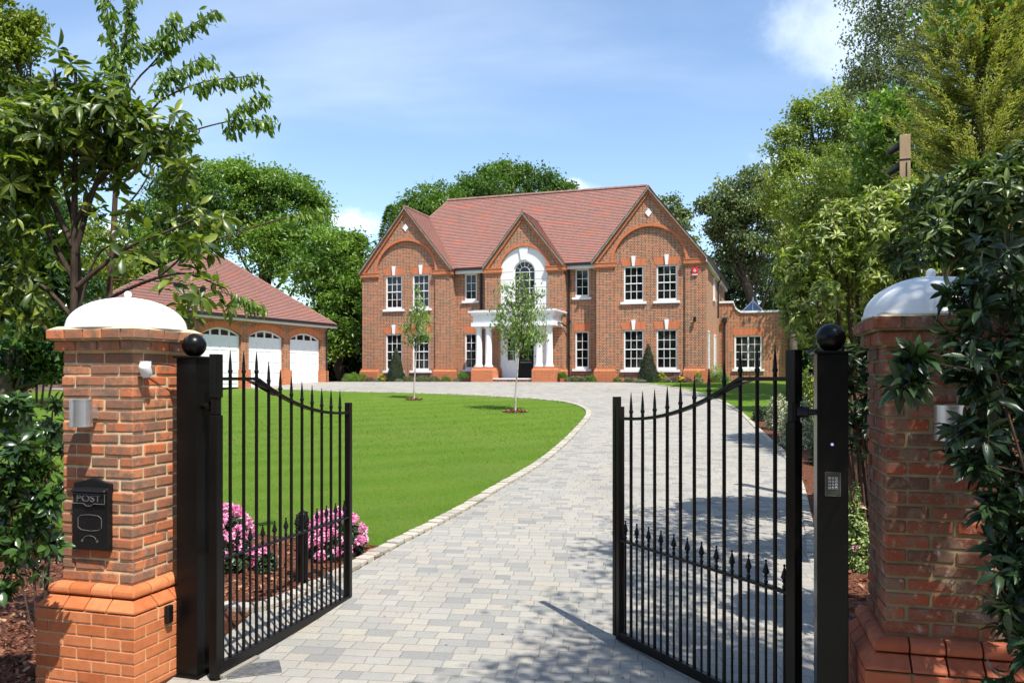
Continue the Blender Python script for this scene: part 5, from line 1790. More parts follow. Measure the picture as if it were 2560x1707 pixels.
def whorl_bush(name, label, cat, Y, L, dens, k, size, w, mat, buds=0, rmin=.7, group=None, inner=True, base_px=None, stem=.03, droop=.25, extra=None, tmpl=T_LONG, lobes=None, spread=1.0):
    lb = lobes or lobes_px(Y, L, .6)
    bx = sum(l[0] for l in lb) / len(lb) if base_px is None else (base_px - CXP) / FPX * Y
    off = Vector((bx, Y, gz(Y)))
    root = empty(name, off, 0, label, cat, group)
    loc = [(a - off.x, b - off.y, c - off.z, r) for a, b, c, r in lb]
    rgl = random.Random(int(abs(bx) * 100) + len(loc)); big = []
    for a, b, c, r in loc:
        big.append((a, b, c, r * .85))
        for _ in range(4):
            d = Vector((rgl.gauss(0, 1), rgl.gauss(0, 1), rgl.gauss(.3, 1))).normalized() * r * rgl.uniform(.6, 1.0)
            big.append((a + d.x, b + d.y, c + d.z, r * rgl.uniform(.2, .42)))
    loc_l, loc = loc, big
    C, A = shell(loc, dens * MULT, rmin)
    k_ = C[:, 2] > .03; C, A = C[k_], A[k_]
    P, D, N, S = whorls(C, A, k, size, w, spread, droop)
    hgt = (C[:, 2] - C[:, 2].min()) / max(.1, np.ptp(C[:, 2]))
    rnd = np.clip(NR.random(len(P)) ** 1.3, 0, 1)
    leaf_object('foliage', P, D, N, S, w, tmpl, mat, root, rnd, smooth=True)
    # twigs: from the inside of each mass out to its whorls
    mb = MB()
    rg = random.Random(7)
    for x, y, z, r in loc_l:
        a = Vector((x * .75, y * .75, max(0, z - r * 1.3)))
        if rg.random() < .5 or len(loc_l) < 8: mb.tube([Vector((x * .3, y * .3, 0)), a, Vector((x, y, z))], [stem * .7, stem * .5, stem * .3], 5)
    sel = NR.choice(len(C), min(len(C), 420), replace=False)
    ctr = np.array([l[:3] for l in loc])
    for i in sel:
        j = int(np.argmin(np.linalg.norm(ctr - C[i], axis=1))); c0 = Vector(ctr[j]); e = Vector(C[i])
        s = c0.lerp(e, .25); mb.tube([s, s.lerp(e, .6) - Vector((0, 0, .03)), e], [stem * .22, stem * .16, stem * .1], 4, cap=False)
    mb.build('stems', MATS['twig'], root, uv=False)
    if buds:
        sel = NR.choice(len(C), min(len(C), buds), replace=False)
        n = len(sel); q = 7
        c = np.repeat(C[sel] + A[sel] * size * .08, q, 0); a = np.repeat(A[sel], q, 0)
        D = unit(a + NR.normal(size=c.shape) * .28)
        leaf_object('buds', c, D, rdir(len(c)), size * .30, .5, T_LEAF, LM['bud'], root)
    return root, C


# shade-loving light rhododendron mass above the right pillar
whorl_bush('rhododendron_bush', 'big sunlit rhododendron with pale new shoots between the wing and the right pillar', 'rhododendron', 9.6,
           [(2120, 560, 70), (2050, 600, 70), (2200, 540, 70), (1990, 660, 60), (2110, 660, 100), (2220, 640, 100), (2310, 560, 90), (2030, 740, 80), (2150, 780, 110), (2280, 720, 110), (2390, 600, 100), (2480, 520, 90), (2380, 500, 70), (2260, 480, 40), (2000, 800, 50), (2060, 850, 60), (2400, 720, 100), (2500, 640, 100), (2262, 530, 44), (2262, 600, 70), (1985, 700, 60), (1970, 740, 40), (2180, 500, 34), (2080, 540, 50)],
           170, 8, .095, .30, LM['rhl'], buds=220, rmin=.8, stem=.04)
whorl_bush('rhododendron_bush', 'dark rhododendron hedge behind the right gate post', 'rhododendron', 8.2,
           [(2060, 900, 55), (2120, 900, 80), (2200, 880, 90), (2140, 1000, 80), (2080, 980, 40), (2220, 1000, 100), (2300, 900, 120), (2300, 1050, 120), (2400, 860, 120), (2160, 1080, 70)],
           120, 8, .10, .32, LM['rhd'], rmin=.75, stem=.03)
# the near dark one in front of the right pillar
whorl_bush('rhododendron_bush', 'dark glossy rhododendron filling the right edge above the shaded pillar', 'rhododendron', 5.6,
           [(2300, 560, 60, 1.2), (2340, 500, 60, .8), (2270, 640, 60, 1), (2440, 560, 130), (2540, 520, 130), (2360, 600, 70), (2500, 700, 150), (2580, 640, 150), (2420, 470, 80), (2560, 420, 90), (2560, 850, 150), (2650, 560, 160), (2480, 430, 60), (2700, 800, 180), (2790, 1050, 170), (2800, 1300, 180), (2740, 1480, 150)],  # last lobes, beyond the right edge, are added to block sky light
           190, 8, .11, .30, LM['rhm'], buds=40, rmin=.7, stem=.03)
near = [(2600, 1380, 110, -.1), (2590, 1520, 110, -.1), (2545, 1300, 70, 0), (2600, 1640, 110, -.1), (2540, 1450, 50, -.1), (2480, 760, 90, 0), (2440, 860, 80, 0), (2520, 900, 110, 0), (2560, 1020, 110, 0), (2470, 980, 60, -.1), (2540, 1150, 70, .1), (2410, 930, 40, -.15), (2290, 900, 26, -.25), (2270, 960, 20, -.25), (2430, 1150, 30, -.1), (2500, 640, 90, .3), (2600, 1250, 100, .2), (2400, 720, 40, .1), (2430, 1080, 44, -.1), (2500, 1250, 60, 0), (2520, 1390, 56, 0), (2550, 1540, 50, 0), (2490, 1160, 50, .1), (2570, 780, 120, .2)]  # lower right lobes: dark foliage added to stand in for black shade
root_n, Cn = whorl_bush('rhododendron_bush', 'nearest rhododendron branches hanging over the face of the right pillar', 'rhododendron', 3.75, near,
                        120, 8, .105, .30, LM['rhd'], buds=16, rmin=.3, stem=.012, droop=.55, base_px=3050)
# withered shoots beside the dome
n = 60
c = np.array(wpt(2360, 700, 5.0)); D = np.tile([-.25, 0, -1.0], (n, 1)) + NR.normal(size=(n, 3)) * .35
o = leaf_object('withered_fronds', c + NR.normal(size=(n, 3)) * .05, D, rdir(n), .16 * NR.uniform(.6, 1.2, n), .14, T_LONG, LM['rust'])
tag(o, 'rusty brown withered fronds above the right dome', 'dead leaves')

# timber post with floodlights
Y = 10.4; tpx = wpt(2262, 340, Y)
tp = empty('timber_post', (tpx.x, Y, gz(Y)), -.42, 'pale sawn timber post carrying two small floodlights above the rhododendron', 'post')
hp = tpx.z - gz(Y)
m = MB(); m.box(-.062, .062, -.062, .062, -.1, hp); m.build('post', MATS['wood'], tp, bevel=.004)
m = MB(); m.tube([(.02, -.066, hp - .35), (.025, -.067, hp - .8), (.0, -.067, hp - 2)], .006, 6); m.box(-.066, .066, -.066, .066, hp - .32, hp - .305); m.build('cable', MATS['blackm'], tp)
for dz in (.16, .42):
    m = MB(); M = Matrix.Translation((-.12, 0, hp - dz)) @ Matrix.Rotation(math.radians(-35), 4, 'Y') @ Matrix.Rotation(math.radians(90), 4, 'Y')
    m.smooth = True; m.lathe([(.03, -.09), (.035, -.04), (.05, .06), (.052, .075)], 0, 0, 16, M)
    m.smooth = False; m.box(-.10, -.05, -.012, .012, hp - dz - .01, hp - dz + .02)
    m.build('floodlight', MATS['gutter'], tp)

# ---------------------------------------------------------------- left: laurel-leaved tree with tall stems
YL_ = 7.4
def branch(mb, P, Y, r0, r1, n=6, dy=0):
    pts = [wpt(p[0], p[1], Y + dy + (p[2] if len(p) > 2 else 0)) - mb.off for p in P]
    q = chaikin(pts, 2)
    k = len(q); mb.tube(q, [r0 + (r1 - r0) * i / (k - 1) for i in range(k)], n)
    return q


lt = empty('laurel_tree', (wpt(185, 946, YL_).x, YL_, gz(YL_)), 0, 'glossy large-leaved laurel tree standing behind the sunlit left pillar', 'tree')
mb = MB(); mb.smooth = True; mb.off = Vector(lt.location)
branch(mb, [(182, 1450), (184, 900), (186, 560), (188, 400), (190, 220), (188, 170)], YL_, .045, .008, 8)
branch(mb, [(200, 1450, .3), (198, 800, .3), (196, 600, .25), (150, 420, .1), (140, 300), (138, 170)], YL_, .035, .006, 7)
branch(mb, [(186, 640), (230, 480), (290, 330), (350, 240)], YL_, .03, .008, 6)
branch(mb, [(188, 560), (250, 440), (330, 400), (420, 360)], YL_, .025, .006, 6)
branch(mb, [(184, 620), (120, 480), (60, 380), (0, 320)], YL_, .03, .008, 6)
branch(mb, [(184, 700), (130, 600), (75, 500), (40, 440)], YL_, .028, .008, 6)
branch(mb, [(186, 800), (120, 720), (40, 680), (-20, 660)], YL_, .025, .006, 6)
branch(mb, [(190, 720), (260, 660), (330, 610), (420, 580), (500, 540)], YL_, .028, .006, 6)
branch(mb, [(192, 790, -.3), (300, 730, -.5), (400, 690, -.7), (470, 680, -.8), (560, 720, -.9)], YL_, .02, .005, 6)
branch(mb, [(400, 690, -.7), (460, 640, -.8), (505, 560, -.8)], YL_, .012, .004, 5)
branch(mb, [(180, 880), (110, 820), (40, 760)], YL_, .02, .006, 5)
branch(mb, [(184, 840), (230, 640), (300, 600)], YL_, .015, .005, 5)
mb.build('trunk', MATS['laurelbark'], lt, uv=False)
top = [(-20, 460, 90), (70, 520, 60), (30, 590, 60), (100, 400, 60), (120, 290, 90), (60, 330, 80), (200, 290, 80), (280, 300, 80), (360, 300, 60), (410, 345, 60), (330, 370, 70), (240, 370, 80), (140, 380, 80), (50, 430, 80), (0, 360, 80), (250, 230, 50), (130, 200, 34), (145, 130, 26), (175, 160, 14), (190, 230, 40), (440, 290, 26), (450, 400, 40), (400, 430, 34), (10, 520, 60), (300, 440, 44), (200, 450, 50), (110, 460, 50), (60, 250, 46), (470, 420, 16), (290, 210, 30)]
lb = [(a - mb.off.x, b - mb.off.y, c - mb.off.z, r) for a, b, c, r in lobes_px(YL_, top, .8)]
C, A = shell(lb, 300, .3)
P, D, N, S = whorls(C, A, 7, .16, .34, 1.0, .35)
leaf_object('upper_foliage', P, D, N, S, .28, T_LONG, LM['laur'], lt, NR.random(len(P)) ** 1.4, smooth=True)
low = [(440, 480, 30, .2), (480, 510, 40, .2), (430, 540, 40, .2), (500, 570, 46, .2), (560, 540, 40, .2), (520, 620, 24, .2), (460, 600, 36, .2), (120, 600, 40), (60, 640, 60), (150, 640, 26), (20, 700, 60), (100, 720, 60), (300, 560, 20), (280, 610, 16), (250, 520, 26), (330, 520, 20), (0, 780, 60), (90, 800, 50), (300, 650, 26, -.3),
       (470, 650, 26, -.8), (430, 700, 26, -.7), (480, 700, 34, -.8), (505, 740, 30, -.9), (450, 750, 24, -.8), (540, 715, 26, -.9), (480, 790, 26, -.8), (500, 600, 12, -.8), (410, 650, 20, -.6), (560, 760, 14, -.9), (340, 640, 30, -.4), (380, 600, 30, -.2)]
lb2 = [(a - mb.off.x, b - mb.off.y, c - mb.off.z, r) for a, b, c, r in lobes_px(YL_, low, .5)]
C, A = shell(lb2, 210, .3)
P, D, N, S = whorls(C, A, 6, .15, .36, 1.0, .5)
leaf_object('lower_foliage', P, D, N, S, .36, T_LONG, LM['laur'], lt, NR.random(len(P)) ** 1.4, smooth=True)

# ---------------------------------------------------------------- cherry with long arching branches
YC = 8.4
ct = empty('cherry_tree', (wpt(300, 946, YC).x, YC, gz(YC)), 0, 'slender cherry tree with long bare arching branches and hanging leaves against the sky', 'tree')
mb = MB(); mb.smooth = True; mb.off = Vector(ct.location)
CH = [([(230, 1400), (262, 900), (285, 560), (300, 250), (310, 130), (330, -30)], .04, .008, (.72, 1)),
      ([(300, 250), (290, 170), (275, 60), (258, -20)], .012, .004, (.35, 1)),
      ([(308, 140), (345, 115), (372, 108), (400, 95)], .008, .003, (.25, 1)),
      ([(290, 200), (275, 150), (262, 140)], .008, .003, (.3, 1)),
      ([(296, 300), (325, 215), (400, 142), (425, 90), (470, 70), (540, 25)], .012, .003, (.5, 1)),
      ([(410, 125), (415, 70), (440, 35)], .005, .002, (.1, 1)),
      ([(292, 420), (380, 270), (420, 238), (510, 203), (580, 195), (650, 190)], .014, .003, (.62, 1)),
      ([(400, 240), (450, 175), (490, 150), (528, 145)], .007, .002, (.25, 1)),
      ([(402, 240), (405, 200), (430, 160)], .005, .002, (.1, 1)),
      ([(290, 480), (400, 352), (470, 330), (560, 305), (620, 298), (690, 306)], .013, .003, (.8, 1)),
      ([(568, 303), (600, 270), (640, 245), (672, 240)], .005, .002, (.1, 1)),
      ([(575, 300), (580, 318), (572, 330)], .004, .002, (.2, 1)),
      ([(405, 352), (440, 335), (455, 300), (480, 305)], .006, .002, (.2, 1)),
      ([(420, 346), (450, 350), (485, 333)], .005, .002, (.1, 1)),
      ([(440, 350), (455, 375), (440, 400)], .005, .002, (.1, 1)),
      ([(288, 540), (350, 480), (390, 400), (400, 352)], .012, .005, (2, 3)),
      ([(285, 620), (420, 640), (540, 600), (650, 562), (750, 535), (815, 522)], .014, .003, (.83, 1)),
      ([(280, 700), (400, 700), (560, 730), (610, 750), (655, 765)], .010, .002, (.8, 1)),
      ([(286, 600), (300, 560), (330, 545), (380, 545), (400, 520)], .004, .002, (2, 3))]
Ps, Ds = [], []
for pts, r0, r1, (a, b) in CH:
    q = branch(mb, pts, YC, r0, r1, 6)
    L = [0]
    for u, v in zip(q, q[1:]): L.append(L[-1] + (v - u).length)
    if a > 1: continue
    s0, s1 = a * L[-1], b * L[-1]
    n = int((s1 - s0) * 120) + 8
    for k in range(n):
        s = s0 + (s1 - s0) * (k + random.random()) / n
        i = max(j for j in range(len(L)) if L[j] <= s + 1e-9); i = min(i, len(q) - 2)
        t = (s - L[i]) / max(1e-6, L[i + 1] - L[i]); p = q[i].lerp(q[i + 1], min(1, t)); d = (q[i + 1] - q[i]).normalized()
        for _ in range(2):
            o_ = Vector((random.gauss(0, .035), random.gauss(0, .05), random.gauss(-.01, .03)))
            Ps.append(p + o_); Ds.append(Vector((random.gauss(0, .35), random.gauss(0, .35), -1)) + d * .35)
Ps = np.array([tuple(p) for p in Ps]); Ds = np.array([tuple(p) for p in Ds])
mb.build('trunk', MATS['twig'], ct, uv=False)
leaf_object('foliage', Ps, Ds, rdir(len(Ps)), .098 * NR.uniform(.65, 1.25, len(Ps)), .36, T_LONG, LM['cher'], ct, smooth=True)

# trees at the far left edge
tree('lime_tree', 'bright yellow-green tree cut by the top left corner', 17,
     [(15, 60, 46), (55, 70, 26), (30, 130, 50), (70, 130, 22), (10, 220, 60), (50, 250, 50), (20, 330, 60), (75, 60, 14), (-30, 150, 80)], LM['yel'], 10, .15, 60, 26, .16, .085, group=None)
tree('laurel_bush', 'dense dark evergreen mass left of the sunlit pillar behind the fence', 10.5,
     [(20, 560, 80), (90, 640, 80), (0, 680, 90), (130, 740, 70), (50, 780, 80), (120, 850, 70), (30, 880, 80), (150, 680, 50), (-60, 780, 110), (170, 800, 50), (100, 920, 50), (250, 800, 60), (20, 460, 60), (230, 720, 40)], LM['laurd'], 60, .08, 110, 22, .13, .075, cat='bush', T_=None) if False else None
whorl_bush('laurel_bush', 'dense dark evergreen laurel mass left of the sunlit pillar, behind the wire fence', 'laurel', 25,
           [(20, 560, 80), (90, 640, 80), (0, 680, 90), (130, 740, 70), (50, 780, 80), (120, 850, 70), (30, 880, 70), (150, 680, 50), (-60, 780, 110), (170, 800, 50), (90, 915, 46), (250, 800, 60), (20, 460, 60), (230, 720, 40)],
           30, 7, .19, .42, LM['laurd'], rmin=.5, stem=.05)
whorl_bush('laurel_bush', 'glossy laurel sprawling through the wire fence at the lower left edge', 'laurel', 5.0,
           [(10, 1040, 40), (50, 1110, 44), (0, 1160, 50), (30, 1240, 50), (80, 1280, 40), (100, 1180, 26), (0, 1330, 60), (60, 1380, 50), (110, 1350, 36), (10, 1450, 40), (50, 1010, 22), (60, 1190, 40), (120, 1250, 22), (-40, 1240, 60)],
           170, 7, .085, .44, LM['laurd'], rmin=.3, stem=.010, droop=.4, base_px=-220)
whorl_bush('laurel_bush', 'thin dark laurel shoots directly behind the sunlit pillar in front of the lawn', 'laurel', 6.6,
           [(125, 1060, 22), (130, 1120, 26), (120, 1180, 30), (140, 1240, 30), (110, 1300, 34), (70, 1250, 30), (130, 1360, 30), (90, 1420, 40), (20, 1330, 40), (140, 1010, 16), (60, 1100, 16)],
           70, 6, .085, .36, LM['laurd'], rmin=.3, stem=.012)

# wire fence from the pillar to the left
fa, fb = Vector((-3.05, 5.95, 0)), Vector((-7.0, 5.2, 0))
fe = empty('wire_fence', fa, math.atan2(fb.y - fa.y, fb.x - fa.x), 'dark diamond-mesh wire fence running left from the sunlit pillar', 'fence')
m = MB(); L_ = (fb - fa).length; Hf = 1.75; st = .055
for s in (-1, 1):
    k = -int(Hf / st)
    while k * st < L_ + Hf:
        x0 = k * st; p, q = (x0, 0), (x0 + Hf * s, Hf)
        a, b = Vector((p[0], 0, p[1])), Vector((q[0], 0, q[1]))
        lo, hi = 0.0, 1.0
        dx = b.x - a.x
        if dx > 0: lo = max(lo, -a.x / dx); hi = min(hi, (L_ - a.x) / dx)
        else: lo = max(lo, (L_ - a.x) / dx); hi = min(hi, -a.x / dx)
        if hi > lo: m.tube([a.lerp(b, lo), a.lerp(b, hi)], .0014, 3, cap=False)
        k += 1
m.build('wire_mesh', MATS['wire'], fe, uv=False)
for x in (.02, 2.0, 3.9):
    m = MB(); m.tube([(x, .01, -.2), (x, .01, 1.8)], .02, 8); m.build('post', MATS['wire'], fe)

# overhanging tree outside the frame to the right: it shades the gateway
tree_sh = empty('overhanging_tree', (5.4, 1.6, 0), 0, 'tree outside the gateway whose crown throws the dappled shade over the right side', 'tree')
_r = random.Random(21)
lb = [(2.6 - 5.4, 1.75 - 1.6, 7.0, .75), (2.9 - 5.4, 2.3 - 1.6, 6.9, .8), (3.4 - 5.4, 2.9 - 1.6, 6.8, .6), (3.1 - 5.4, 2.0 - 1.6, 7.6, .6), (2.2 - 5.4, 1.9 - 1.6, 7.4, .35), (2.5 - 5.4, 2.1 - 1.6, 7.3, .3), (3.7 - 5.4, 2.2 - 1.6, 7.3, .8), (4.5 - 5.4, 1.9 - 1.6, 6.6, 1.1), (4.3 - 5.4, 1.2 - 1.6, 8.0, .9), (0, 0, 6.4, 1.2), (5.0 - 5.4, 2.6 - 1.6, 5.4, 1.1), (4.6 - 5.4, 2.9 - 1.6, 4.6, .7), (.6, 1.8, 5.5, 1.3), (.2, 1.8, 4.2, 1.1)]
for _ in range(70):
    t = _r.random()
    lb.append((2.8 + 1.5 * t + _r.uniform(-.5, .5) - 5.4, 2.6 + 5.2 * t + _r.uniform(-.5, .5) - 1.6, _r.uniform(5.6, 7.4), _r.uniform(.16, .5)))
foliage('crown', lb, 34, 26, .17, .10, .55, LM['oak2'], tree_sh)
limbs(tree_sh, (0, 0, -.1), lb[5:11], .16, MATS['trunk'])

# ---------------------------------------------------------------- garden planting
def dome_bush(name, label, cat, pos, r, h, n, size, w, mat, flowers=None, fl_n=0, fl_size=.04, group=None, tmpl=T_FOLD, stem=True, up=.5):
    root = empty(name, pos, 0, label, cat, group)
    d = rdir(n); d[:, 2] = np.abs(d[:, 2])
    rr = NR.uniform(.55, 1.0, n)[:, None] ** .5 * (1 + .12 * np.sin(d[:, :1] * 7 + d[:, 1:2] * 5))
    P = d * rr * np.array([r, r, h]); N = unit(d + np.array([0, 0, up]) + NR.normal(size=P.shape) * .35)
    leaf_object('foliage', P, rdir(n) + d * .5, N, size * NR.uniform(.6, 1.3, n), w, tmpl, mat, root)
    if stem:
        m = MB()
        for i in range(5):
            a = i * 1.3; m.tube([(0, 0, -.03), (math.cos(a) * r * .3, math.sin(a) * r * .3, h * .45), (math.cos(a) * r * .55, math.sin(a) * r * .55, h * .75)], [.012, .008, .004], 4)
        m.build('stems', MATS['twig'], root, uv=False)
    if flowers is not None:
        q = 22
        c = rdir(fl_n); c[:, 2] = np.abs(c[:, 2]); c = unit(c + np.array([0, -.25, .25]))
        C = np.repeat(c * np.array([r, r, h]) * 1.0, q, 0); dd = rdir(len(C)); dd = unit(dd + np.repeat(c, q, 0) * .6)
        leaf_object('flowers', C + dd * fl_size * .9, dd + rdir(len(C)) * .7, dd, fl_size * NR.uniform(.8, 1.3, len(C)), .75, T_LEAF, flowers, root)
    return root


def rhodo(px, py, wpx, hpx, label, nf):
    g = gpt(px, py); r = wpx / FPX * g.y / 2 * .84; h = hpx / FPX * g.y * .84
    root = empty('flowering_rhododendron', g, 0, label, 'rhododendron', 'pink rhododendrons in the mulch bed')
    n = 170; d = rdir(n); d[:, 2] = np.abs(d[:, 2]) * .9 + .02; d = unit(d)
    C = d * np.array([r * .95, r * .95, h * .9]) * NR.uniform(.7, 1, n)[:, None]; C[:, 2] += .03
    P, D, N, S = whorls(C, unit(d + np.array([0, 0, .3])), 8, .085, .34, 1.0, .5)
    leaf_object('foliage', P, D, N, S, .34, T_LONG, LM['rhd'], root, smooth=True)
    m = MB()
    for i in range(9):
        e = Vector(C[i * 7]); m.tube([(0, 0, -.03), e * .5, e], [.012, .008, .004], 5)
    m.build('stems', MATS['twig'], root, uv=False)
    c = rdir(nf * 3); c = unit(c[(c[:, 2] > -.05)][:nf] + np.array([0, -.15, .12])); nf = len(c)
    q = 46; ctr = c * np.array([r, r, h * .98]) + np.array([0, 0, .02])
    CC = np.repeat(ctr, q, 0); dd = unit(rdir(len(CC)) + np.repeat(c, q, 0) * .45)
    leaf_object('flowers', CC + dd * .032, unit(dd + rdir(len(CC)) * .8), dd, .034 * NR.uniform(.8, 1.3, len(CC)), .8, T_LEAF, LM['pink'], root)


rhodo(575, 1425, 145, 185, 'pink flowering rhododendron beside the left gate post, seen through the gate', 50)
rhodo(838, 1388, 190, 128, 'spreading pink flowering rhododendron at the free end of the left gate', 46)
rhodo(665, 1432, 40, 60, 'small low pink rhododendron sprig between the two larger pink bushes', 5)

# clipped cones and balls against the house
def hpos(px, v, dz=0):
    t = (px - CXP) / FPX
    x0, y0 = HO.x + v * HN.x, HO.y + v * HN.y
    u = (t * y0 - x0) / (HD.x - t * HD.y)
    p = hw(u, v); return Vector((p.x, p.y, HO.z + dz))


def cone(px, v, w, h, label):
    p = hpos(px, v); root = empty('topiary_cone', p, 0, label, 'topiary', 'clipped yew cones')
    n = 9000; t = 1 - np.sqrt(NR.random(n)); ph = NR.uniform(0, 2 * np.pi, n)
    rr = w / 2 * (1 - t) ** .82 * (1 + .05 * np.sin(ph * 4 + t * 9)) * NR.uniform(.9, 1.02, n)
    z = h * t; P = np.stack([rr * np.cos(ph), rr * np.sin(ph), z], 1)
    N = np.stack([np.cos(ph), np.sin(ph), np.full(n, .35)], 1) + NR.normal(size=(n, 3)) * .4
    leaf_object('foliage', P, rdir(n) + np.array([0, 0, .4]), N, .055 * NR.uniform(.6, 1.3, n), .45, T_FOLD, LM['yew'], root)
    m = MB(); m.smooth = True; m.lathe([(w * .42, .02), (w * .34, h * .3), (w * .2, h * .62), (.02, h * .93)], 0, 0, 14)
    m.build('inner_growth', MATS['twig'], root, uv=False)
    m = MB(); m.tube([(0, 0, -.05), (0, 0, .1)], .05, 8); m.build('trunk', MATS['trunk'], root, uv=False)


cone(990, 1.0, .98, 1.72, 'clipped dark yew cone in front of the left gable windows')
cone(1620.5, .75, .98, 1.76, 'clipped dark yew cone between the lower right-gable windows')
for px, v, r, lab in ((1158, 1.1, .27, 'small clipped green box ball left of the porch'), (1405, .85, .25, 'small clipped green box ball right of the porch')):
    p = hpos(px, v, .02); o = dome_bush('box_ball', lab, 'topiary', p + Vector((0, 0, .18)), r, r, 2600, .04, .6, LM['box'], group='clipped box balls')
plants = [
    (880, 1.2, .5, .42, 'oak', None, 'mid-green leafy shrub at the left end of the front bed'),
    (905, .9, .35, .4, 'box', None, 'bright green shrub by the left corner plinth'),
    (868, .9, .28, .2, 'grey', None, 'silvery low plant left of the corner plinth'),
    (925, 1.1, .22, .22, 'lav', 'mag', 'magenta flowering plant under the left corner plinth'),
    (940, 1.15, .2, .16, 'grey', None, 'low silvery plant in front of the left plinth'),
    (955, 1.05, .2, .34, 'box', 'ylw', 'yellow flowering plant beside the left yew cone'),
    (998, 1.5, .2, .12, 'grey', None, 'pale silver mat plant at the foot of the left yew cone'),
    (1020, 1.2, .3, .25, 'lav', None, 'green tufted plant right of the left yew cone'),
    (1057, 1.0, .38, .27, 'lav', None, 'rounded green plant under the second left-gable window'),
    (1086, 1.1, .3, .24, 'lav', None, 'tufted plant at the left foot of the wide plinth'),
    (1115, 1.0, .22, .26, 'box', None, 'fresh green tuft by the right foot of the wide plinth'),
    (1143, 1.3, .2, .18, 'grey', None, 'pale tuft beside the left box ball'),
    (1422, .9, .2, .2, 'grey', None, 'silver tuft right of the right box ball'),
    (1438, .9, .28, .26, 'lav', None, 'grey-green plant below the narrow window right of the porch'),
    (1460, .9, .25, .22, 'lav', None, 'low green plant between the box ball and the right-bay plinth'),
    (1478, .9, .25, .3, 'box', None, 'green tuft in front of the left plinth of the right bay'),
    (1543, .6, .17, .18, 'box', None, 'small green tuft under the first right-gable window'),
    (1575, .7, .25, .15, 'lav', None, 'low green plant left of the right yew cone'),
    (1600, 1.2, .3, .1, 'grey', None, 'silver carpet plant at the foot of the right yew cone'),
    (1653, .7, .22, .42, 'box', 'ylw', 'yellow-green flowering plant right of the right yew cone'),
    (1672, .8, .25, .2, 'grey', None, 'silver plant under the last right-gable window'),
    (1687, .7, .28, .26, 'lav', 'mag', 'magenta flowering plant near the right corner plinth'),
    (1702, .7, .16, .22, 'box', 'ylw', 'orange-yellow flowering plant near the right corner plinth'),
    (1718, .6, .22, .22, 'lav', 'mag', 'red-pink flowering plant at the edge of the corner plinth'),
    (1746, .6, .18, .42, 'box', 'ylw', 'tall yellow-green plant in front of the corner plinth'),
    (1748, .9, .2, .18, 'grey', None, 'pale round plant in front of the corner plinth'),
    (1790, -.6, .45, .75, 'var', None, 'feathery light green shrub at the right corner of the house'),
    (1800, -.2, .42, .4, 'box', None, 'bright leafy shrub beside the house corner'),
]
for px, v, r, h, mk, fl, lab in plants:
    dome_bush('border_plant', lab, 'plant', hpos(px, v, .02), r, h, int(900 * (r / .3) ** 2) + 200, .06, .4, LM[mk], LM[fl] if fl else None, 9, .035, group='plants in the front beds', stem=False)


# right-hand bed: white-edged shrubs and variegated plants
def gbush(px, py, wpx, hpx, label, mat, n, size, fl=None, fn=0, name='variegated_shrub', grp=None, w=.4, fs=.04):
    g = gpt(px, py); r = wpx / FPX * g.y / 2; h = hpx / FPX * g.y
    return dome_bush(name, label, 'shrub', g, r, h, n, size, w, mat, fl, fn, fs, group=grp, tmpl=T_LEAF)


GR = 'shrubs in the right-hand bed'
gbush(1945, 1075, 60, 85, 'white-leaved shrub seen between the last pickets of the right gate', LM['pale'], 2600, .07, grp=GR)
gbush(1995, 1120, 80, 120, 'large white-edged shrub between the right gate stile and its post', LM['pale'], 5200, .07, grp=GR)
gbush(1960, 1045, 50, 60, 'small dark leafy shrub in the bed behind the right gate', LM['rhd'], 1500, .08, name='dark_shrub', grp=GR)
gbush(1905, 1052, 46, 34, 'low blue-green shrub at the corner of the side lawn', LM['rhd'], 900, .07, name='dark_shrub', grp=GR)
gbush(2030, 1060, 70, 150, 'tall pale-tipped shrub beside the right gate post', LM['lime'], 2600, .10, name='leafy_shrub', grp=GR)
gbush(2150, 1300, 130, 260, 'cream-variegated shrub in the gap between gate post and pillar', LM['var'], 6200, .065, LM['mag'], 9, grp=GR)
gbush(2140, 1420, 110, 200, 'lower variegated shrub with small pink flowers by the pillar foot', LM['var'], 3600, .055, LM['pink'], 6, grp=GR, fs=.02)
gbush(2060, 1165, 60, 90, 'dark low shrub behind the right gate post', LM['rhd'], 1500, .07, name='dark_shrub', grp=GR)


# saplings on the lawn
def sapling(px, py, Y, L, label, size, dens, per, hpost):
    g = gpt(px, py); Y = g.y
    root = empty('young_tree', g, 0, label, 'tree', 'young trees on the lawn')
    lb = [(a - g.x, b - g.y, c - g.z, r) for a, b, c, r in lobes_px(Y, L, .6)]
    foliage('crown', lb, dens * 1.25, per, .09, size * 1.15, .42, LM['sap'], root, tmpl=T_LEAF, hang=.55, rmin=.25, flat=1.1)
    m = MB(); m.smooth = True
    zt = max(l[2] for l in lb); xt = sum(l[0] for l in lb) / len(lb)
    q = [Vector((0, 0, -.05)), Vector((.01, 0, .6)), Vector((xt * .6, 0, zt * .4)), Vector((xt, 0, zt * .75)), Vector((xt, 0, zt + .1))]
    m.tube(chaikin(q, 2), [.036 + (.006 - .036) * i / 16 for i in range(17)][:len(chaikin(q, 2))] + [.006] * max(0, len(chaikin(q, 2)) - 17), 8)
    m.build('trunk', MATS['birchbark'], root, uv=False)
    m = MB()
    rg = random.Random(int(px))
    for l in lb:
        for _ in range(2):
            z = rg.uniform(zt * .42, zt * .85); s = Vector((xt, 0, min(z, l[2]))); e = Vector(l[:3]) + Vector((rg.uniform(-1, 1), rg.uniform(-1, 1), rg.uniform(0, 1))) * l[3] * .8
            m.tube([s, s.lerp(e, .5) + Vector((0, 0, -.04)), e], [.012, .008, .003], 5)
    m.build('branches', MATS['trunk'], root, uv=False)
    return root, g


